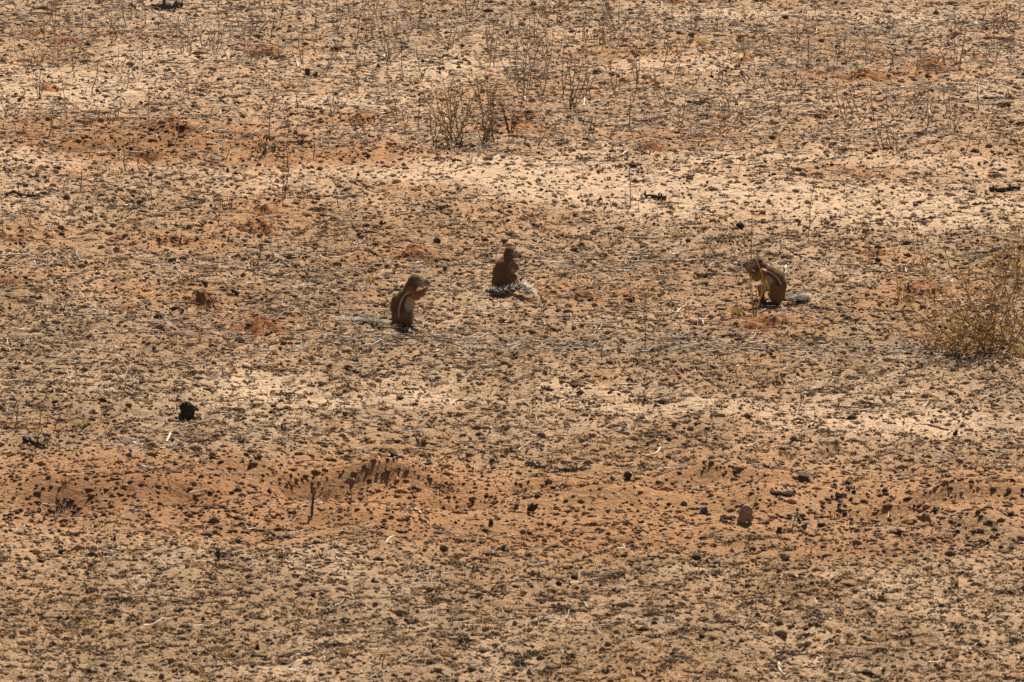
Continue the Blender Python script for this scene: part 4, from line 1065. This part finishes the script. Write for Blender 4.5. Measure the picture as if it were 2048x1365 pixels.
def squirrel(label, base, heading, prims, stripes, tail, eyes, seed, furlen=.0065, tail_hair=.036, tail_r=.006, patches=(), white=.5, tipw=1.0, nhair=1500):
    """prims: (centre, radii, pitch angle, colour) in metres, facing +X"""
    r = np.random.default_rng(seed); p = G(*base)
    e = link('ground_squirrel', None, loc=p, rot=(0, 0, heading)); tag(e, label, 'ground squirrel', 'ground squirrels')
    bm = bmesh.new()
    for c, rad, ang, col in prims:
        mt = Matrix.Translation(c) @ Matrix.Rotation(ang, 4, 'Y') @ Matrix.Diagonal((*rad, 1))
        bmesh.ops.create_icosphere(bm, subdivisions=3 if min(rad) > .006 else 2, radius=1, matrix=mt)
    me = bpy.data.meshes.new('sq'); bm.to_mesh(me); bm.free()
    me = remesh(me, .0024, 12)
    n = len(me.vertices)
    V = np.zeros(n * 3, np.float32); me.vertices.foreach_get('co', V); V = V.reshape(-1, 3).astype(float)
    Nn = np.zeros(n * 3, np.float32); me.vertices.foreach_get('normal', Nn); Nn = Nn.reshape(-1, 3).astype(float)
    W = np.zeros(n); C = np.zeros((n, 3))
    for c, rad, ang, col in prims:
        d = V - np.array(c); ca, sa = math.cos(ang), math.sin(ang)
        lx = d[:, 0] * ca - d[:, 2] * sa; lz = d[:, 0] * sa + d[:, 2] * ca
        q = np.sqrt((lx / rad[0]) ** 2 + (d[:, 1] / rad[1]) ** 2 + (lz / rad[2]) ** 2)
        wgt = np.exp(-np.abs(q - 1) * min(rad) / .0028) + 1e-9
        W += wgt; C += wgt[:, None] * col
    C /= W[:, None]
    for cx, cz, rx, rz, col, amt in patches:
        q = np.sqrt(((V[:, 0] - cx) / rx) ** 2 + ((V[:, 2] - cz) / rz) ** 2)
        m = np.clip((1.15 - q) / .35, 0, 1) * amt
        C = C + (np.array(col) - C) * m[:, None]
    for pts, wd, col, amt in stripes:     # stripes follow both flanks
        best = np.full(n, 9.)
        for a, b in zip(pts[:-1], pts[1:]):
            a, b = np.array(a), np.array(b); ab = b - a
            t = np.clip(((V[:, [0, 2]] - a) @ ab) / (ab @ ab), 0, 1)
            best = np.minimum(best, np.linalg.norm(V[:, [0, 2]] - (a + t[:, None] * ab), axis=1))
        m = np.clip((wd - best) / (wd * .4), 0, 1) * (np.abs(V[:, 1]) > .014) * amt
        C = C + (np.array(col) - C) * m[:, None]
    C = C * (1 + (vnoise(V[:, 0] * 400, V[:, 2] * 400 + V[:, 1] * 250, seed) - .5) * .35)[:, None]
    a = me.color_attributes.new('col', 'FLOAT_COLOR', 'POINT')
    a.data.foreach_set('color', np.concatenate([np.clip(C, 0, 1), np.ones((n, 1))], 1).astype(np.float32).ravel())
    me.materials.clear(); me.materials.append(M_FUR); me.name = 'body'
    link('body', me, e)
    # short coat
    idx = r.choice(n, 9000); keep = (V[idx, 2] > .012) & (np.linalg.norm(C[idx] - FOOT, axis=1) > .05); idx = idx[keep]
    b = V[idx] - Nn[idx] * .001; flow = np.array([-.35, 0, -.8]) + r.normal(size=(len(idx), 3)) * .25
    flow -= Nn[idx] * np.sum(flow * Nn[idx], 1, keepdims=True)
    d = Nn[idx] * r.uniform(.2, .5, (len(idx), 1)) + flow * .9
    d /= np.linalg.norm(d, axis=1)[:, None]
    t = b + d * (furlen * r.uniform(.6, 1.3, (len(idx), 1)))
    s_ = np.cross(d, r.normal(size=d.shape)); s_ /= np.linalg.norm(s_, axis=1)[:, None]; s_ *= .0007
    Vf = np.stack([b - s_, b + s_, t], 1).reshape(-1, 3); Ff = np.arange(len(Vf)).reshape(-1, 3)
    Cf = np.repeat(C[idx] * r.uniform(.7, 1.3, (len(idx), 1)), 3, 0); Cf[2::3] = Cf[2::3] * 1.5 + .05  # tips lightened: grizzled hair, plus a painted rim glow
    link('fur', mesh_from('fur', Vf, Ff, Cf, M_HAIR), e)
    # eyes
    for (ex, ey, ez) in eyes:
        Ve, Fe = ICO[2]; link('eye', mesh_from('eye', Ve * .0048, Fe, None, M_EYE, True), e, loc=(ex, ey, ez))
    # tail with long banded hairs
    T = np.array(tail, float); tt = np.linspace(0, len(T) - 1, 44); i0 = np.minimum(tt.astype(int), len(T) - 2)
    Q = T[i0] + (T[i0 + 1] - T[i0]) * (tt - i0)[:, None]
    for _ in range(6): Q[1:-1] = (Q[:-2] + 2 * Q[1:-1] + Q[2:]) / 4
    A = Acc(); V_, F_ = tube(Q, np.interp(np.linspace(0, 1, 44), [0, .2, 1], [tail_r * 1.4, tail_r, tail_r * .5]), 6); A.add(V_, F_, np.array([.24, .17, .11]))
    to = link('tail', A.mesh('tail', M_FUR, True), e)
    H = Acc(); Tn = np.gradient(Q, axis=0); Tn /= np.linalg.norm(Tn, axis=1)[:, None]
    for _ in range(nhair):
        k = int(r.integers(2, 44)); q = Q[k] + (Q[min(k + 1, 43)] - Q[k]) * r.random(); f = k / 43
        o_ = r.normal(size=3); o_ -= Tn[k] * (o_ @ Tn[k]); o_ /= np.linalg.norm(o_); o_[2] = abs(o_[2]) * .8 - .12
        L = tail_hair * r.uniform(.6, 1.15) * np.interp(f, [0, .15, .5, .9, 1], [.35, .75, 1.1, 1.1, .9])
        d = Tn[k] * r.uniform(.25, .9) + o_ * r.uniform(.6, 1.1); d /= np.linalg.norm(d)
        m = q + d * L * .5; t = q + (d + np.array([0, 0, -.08])) * L
        floor = .003
        m[2] = max(m[2], floor); t[2] = max(t[2], floor)
        s_ = np.cross(d, r.normal(size=3)); s_ /= np.linalg.norm(s_); s_ *= .0011
        cb, cm, ct = np.array([.40, .31, .22]), np.array([.045, .036, .03]) * r.uniform(.7, 1.6), WHITE * tipw * r.uniform(.8, 1.1)
        if r.random() < white: cm = np.array([.50, .42, .31])
        elif r.random() < .45: ct = cm * 1.5
        if f > .72 and r.random() < .75: cm, ct = np.array([.62, .56, .46]), WHITE * 1.1 * tipw
        H.add([q - s_, q + s_, m + s_, m - s_, q + (t - q) * .72 + s_ * .8, q + (t - q) * .72 - s_ * .8, t], [(0, 1, 2), (0, 2, 3), (3, 2, 4), (3, 4, 5), (5, 4, 6)], np.array([cb, cb, cm, cm, ct, ct, ct]))
    link('tail_hair', H.mesh('tail_hair', M_HAIR), to)
    return e

def paw(c, d, size, col, n=4, spread=.6):
    """small hand or foot with separate toes pointing along d"""
    out = [(c, (size * 1.1, size, size * .8), 0., col)]
    d = np.array(d, float); d /= np.linalg.norm(d); sd = np.cross(d, (0, 0, 1)); sd /= np.linalg.norm(sd) + 1e-9
    for k in range(n):
        o = (k - (n - 1) / 2) * spread * size
        L = size * (1.9 + (.4 if 0 < k < n - 1 else 0))
        a = np.array(c) + sd * o; b = a + d * L + sd * o * .3 + np.array([0, 0, -size * .2])
        out += seg(a, b, size * .36, size * .28, col, 5)
    return out

# --- squirrel eating side-on
def SQ1():
    P_ = [((-.014, 0, .054), (.050, .042, .054), 0, CINN), ((-.017, 0, .092), (.052, .043, .050), 0, BACK), ((-.015, 0, .124), (.050, .041, .038), -.2, BACK),
          ((-.003, 0, .148), (.040, .036, .029), -.6, BACK), ((.012, 0, .170), (.034, .030, .024), -.8, BACK), ((.014, 0, .098), (.028, .034, .058), .12, BELLY), ((.020, 0, .140), (.026, .030, .035), .2, BELLY),
          ((.026, 0, .190), (.028, .026, .028), 0, BACK),
          ((.046, 0, .212), (.036, .026, .027), .1, BACK * .9), ((.052, 0, .223), (.033, .022, .016), .25, CROWN), ((.068, 0, .207), (.028, .0225, .021), .3, CHEEK),
          ((.088, 0, .208), (.022, .0145, .0145), .4, CROWN * 1.3), ((.103, 0, .202), (.009, .009, .009), 0, CROWN), ((.084, 0, .197), (.014, .013, .009), .3, WHITE * .8)]
    for s_ in (-1, 1):
        P_ += [((.040, s_ * .023, .228), (.006, .004, .006), 0, CROWN), ((.070, s_ * .0195, .217), (.010, .0045, .006), 0, WHITE * .85)]
        P_ += [((.004, s_ * .044, .050), (.034, .019, .037), .25, CINN), ((.018, s_ * .046, .060), (.022, .015, .021), 0, CINN)]
        P_ += seg((.020, s_ * .040, .040), (-.012, s_ * .040, .014), .016, .012, BACK) + seg((-.020, s_ * .038, .009), (.048, s_ * .040, .007), .010, .008, FOOT)
        P_ += paw((.052, s_ * .041, .007), (1, s_ * .15, 0), .0075, FOOT)
        P_ += seg((.022, s_ * .028, .170), (.052, s_ * .034, .146), .020, .017, ARM) + seg((.052, s_ * .034, .144), (.092, s_ * .012, .174), .0155, .008, ARM)
        P_ += paw((.096, s_ * .009, .178), (.4, -s_ * .2, .75), .0058, BELLY * .8)
    st = [([(.014, .168), (-.008, .150), (-.022, .122), (-.030, .088), (-.030, .055)], .0030, WHITE, .65), ([(.024, .160), (.004, .140), (-.010, .112), (-.017, .08)], .0075, BACK * .65, .6)]
    tail = [(-.052, 0, .022), (-.075, .02, .012), (-.11, .05, .012), (-.16, .075, .014), (-.22, .085, .016), (-.30, .085, .015)]
    eyes = [(.073, s_ * .0225, .2190) for s_ in (-1, 1)]
    squirrel('ground squirrel sitting upright side-on nibbling from raised paws, white flank stripe showing', (811, 655), 0, P_, st, tail, eyes, 51, patches=[(.017, .112, .021, .034, BELLY, .9), (.040, .07, .012, .06, BELLY, .7)], white=.7, tipw=.75, nhair=900, tail_hair=.030)  # second patch paints a lit rim down the pale belly front
SQ1()

# --- squirrel with its back turned
def SQ2():
    P_ = [((-.004, 0, .046), (.054, .050, .047), 0, BACK), ((-.010, 0, .084), (.046, .043, .048), 0, BACK), ((-.004, 0, .112), (.038, .035, .038), -.2, BACK * 1.05),
          ((.010, 0, .134), (.030, .028, .027), -.4, BACK * 1.1), ((.026, 0, .085), (.034, .038, .052), .1, BELLY), ((.034, 0, .120), (.026, .029, .032), 0, BELLY),
          ((.030, 0, .150), (.027, .0245, .027), -.3, BACK)]
    ha = -math.radians(28); ch, sh = math.cos(ha), math.sin(ha)   # head turned sideways
    def H(x, y, z): return (.046 + x * ch - y * sh, x * sh + y * ch, z + .011)
    P_ += [(H(0, 0, .158), (.031, .026, .028), 0, BACK), (H(.002, 0, .170), (.030, .022, .018), .2, CROWN), (H(.019, 0, .154), (.026, .022, .021), .4, CHEEK),
           (H(.036, 0, .149), (.020, .0145, .015), .5, CROWN * 1.3), (H(.046, 0, .141), (.010, .010, .010), 0, CROWN)]
    for s_ in (-1, 1):
        P_ += [(H(.0, s_ * .022, .176), (.006, .004, .006), 0, CROWN), (H(.016, s_ * .0205, .166), (.009, .0045, .006), 0, WHITE * .9)]
        P_ += [((.010, s_ * .036, .046), (.038, .022, .036), .25, BACK), ((.026, s_ * .038, .056), (.024, .017, .022), 0, CINN)]
        P_ += seg((.024, s_ * .040, .036), (-.008, s_ * .042, .013), .015, .011, BACK) + seg((-.016, s_ * .040, .009), (.050, s_ * .042, .007), .010, .008, FOOT)
        P_ += paw((.054, s_ * .043, .007), (1, s_ * .15, 0), .0075, FOOT)
        P_ += seg((.020, s_ * .026, .132), (.048, s_ * .030, .104), .017, .014, CINN) + seg((.048, s_ * .030, .104), (.080, s_ * .012, .112), .013, .008, CINN)
        P_ += paw((.083, s_ * .010, .116), (.5, -s_ * .2, .8), .0060, BELLY * .8)
    st = [([(.012, .134), (-.002, .112), (-.008, .085), (-.008, .05)], .0028, WHITE, .15)]
    # tail: out towards the viewer, doubled back across the rump, plume beyond the right haunch (screen frame -> local)
    hd = math.radians(48); c, s2 = math.cos(-hd), math.sin(-hd)
    def S(x, y, z): return (x * c - y * s2, x * s2 + y * c, z)
    tail = [(-.05, 0, .02), S(-.050, -.065, .012), S(-.070, -.090, .012), S(-.055, -.112, .013), S(-.01, -.112, .014), S(.045, -.10, .026), S(.080, -.085, .034), S(.105, -.105, .028), S(.120, -.14, .016)]
    eyes = [H(.022, s_ * .0225, .1675) for s_ in (-1, 1)]
    squirrel('ground squirrel with its back turned and black-and-white tail curled round its haunches', (1007, 582), hd, P_, st, tail, eyes, 52, white=.12, tail_hair=.042)
SQ2()

# --- hunched squirrel
def SQ3():
    P_ = [((-.006, 0, .050), (.040, .046, .044), 0, CINN), ((-.010, 0, .088), (.042, .045, .050), -.1, BACK), ((.002, 0, .122), (.046, .041, .038), -.4, BACK),
          ((.030, 0, .145), (.043, .035, .031), -.4, BACK), ((.022, 0, .100), (.036, .037, .042), -.3, BELLY), ((.045, 0, .125), (.032, .030, .028), -.3, BELLY),
          ((.064, 0, .164), (.032, .027, .031), .2, BACK),
          ((.090, 0, .184), (.034, .026, .028), .1, BACK * .9), ((.090, 0, .196), (.032, .022, .018), .15, CROWN), ((.108, 0, .180), (.028, .022, .021), .35, CHEEK),
          ((.128, 0, .182), (.022, .0145, .015), .4, CROWN * 1.3), ((.142, 0, .176), (.010, .010, .010), 0, CROWN), ((.126, 0, .171), (.014, .013, .010), .3, WHITE * .8)]
    for s_ in (-1, 1):
        P_ += [((.088, s_ * .022, .203), (.006, .004, .006), 0, CROWN), ((.106, s_ * .0205, .192), (.010, .0045, .006), 0, WHITE * .95)]
        P_ += seg((.060, s_ * .030, .150), (.088, s_ * .036, .128), .020, .017, ARM) + seg((.088, s_ * .036, .128), (.128, s_ * .012, .158), .015, .008, ARM)
        P_ += paw((.132, s_ * .009, .162), (.6, -s_ * .2, .75), .0065, BELLY * .8)
    # near leg (local +y faces the viewer once turned), far leg set forward
    P_ += [((.000, .034, .062), (.032, .021, .046), .1, CINN), ((-.006, .036, .030), (.026, .018, .026), 0, CINN)]
    P_ += seg((-.012, .038, .010), (.052, .042, .007), .011, .008, FOOT) + paw((.056, .042, .007), (1, .1, 0), .0075, FOOT)
    P_ += seg((.020, -.030, .080), (.066, -.034, .070), .026, .019, BELLY * .8) + seg((.066, -.034, .070), (.060, -.034, .014), .018, .010, CINN)
    P_ += seg((.048, -.034, .009), (.092, -.036, .007), .010, .008, FOOT) + paw((.094, -.036, .007), (1, -.1, 0), .0075, FOOT)
    st = [([(.055, .166), (.020, .150), (-.008, .128), (-.026, .098)], .0032, WHITE, .65), ([(.060, .152), (.026, .136), (.0, .116), (-.014, .09)], .007, BACK * .65, .6)]
    tail = [(-.038, 0, .020), (-.055, -.02, .014), (-.08, -.05, .016), (-.11, -.07, .018), (-.145, -.075, .016)]
    eyes = [(.109, s_ * .0225, .1935) for s_ in (-1, 1)]
    squirrel('ground squirrel hunched forward on its hind legs, feeding behind thin grass stalks', (1551, 608), math.pi, P_, st, tail, eyes, 53, patches=[(.034, .118, .024, .022, BELLY * .9, .85)], white=.6, tipw=.85, nhair=1100)
SQ3()
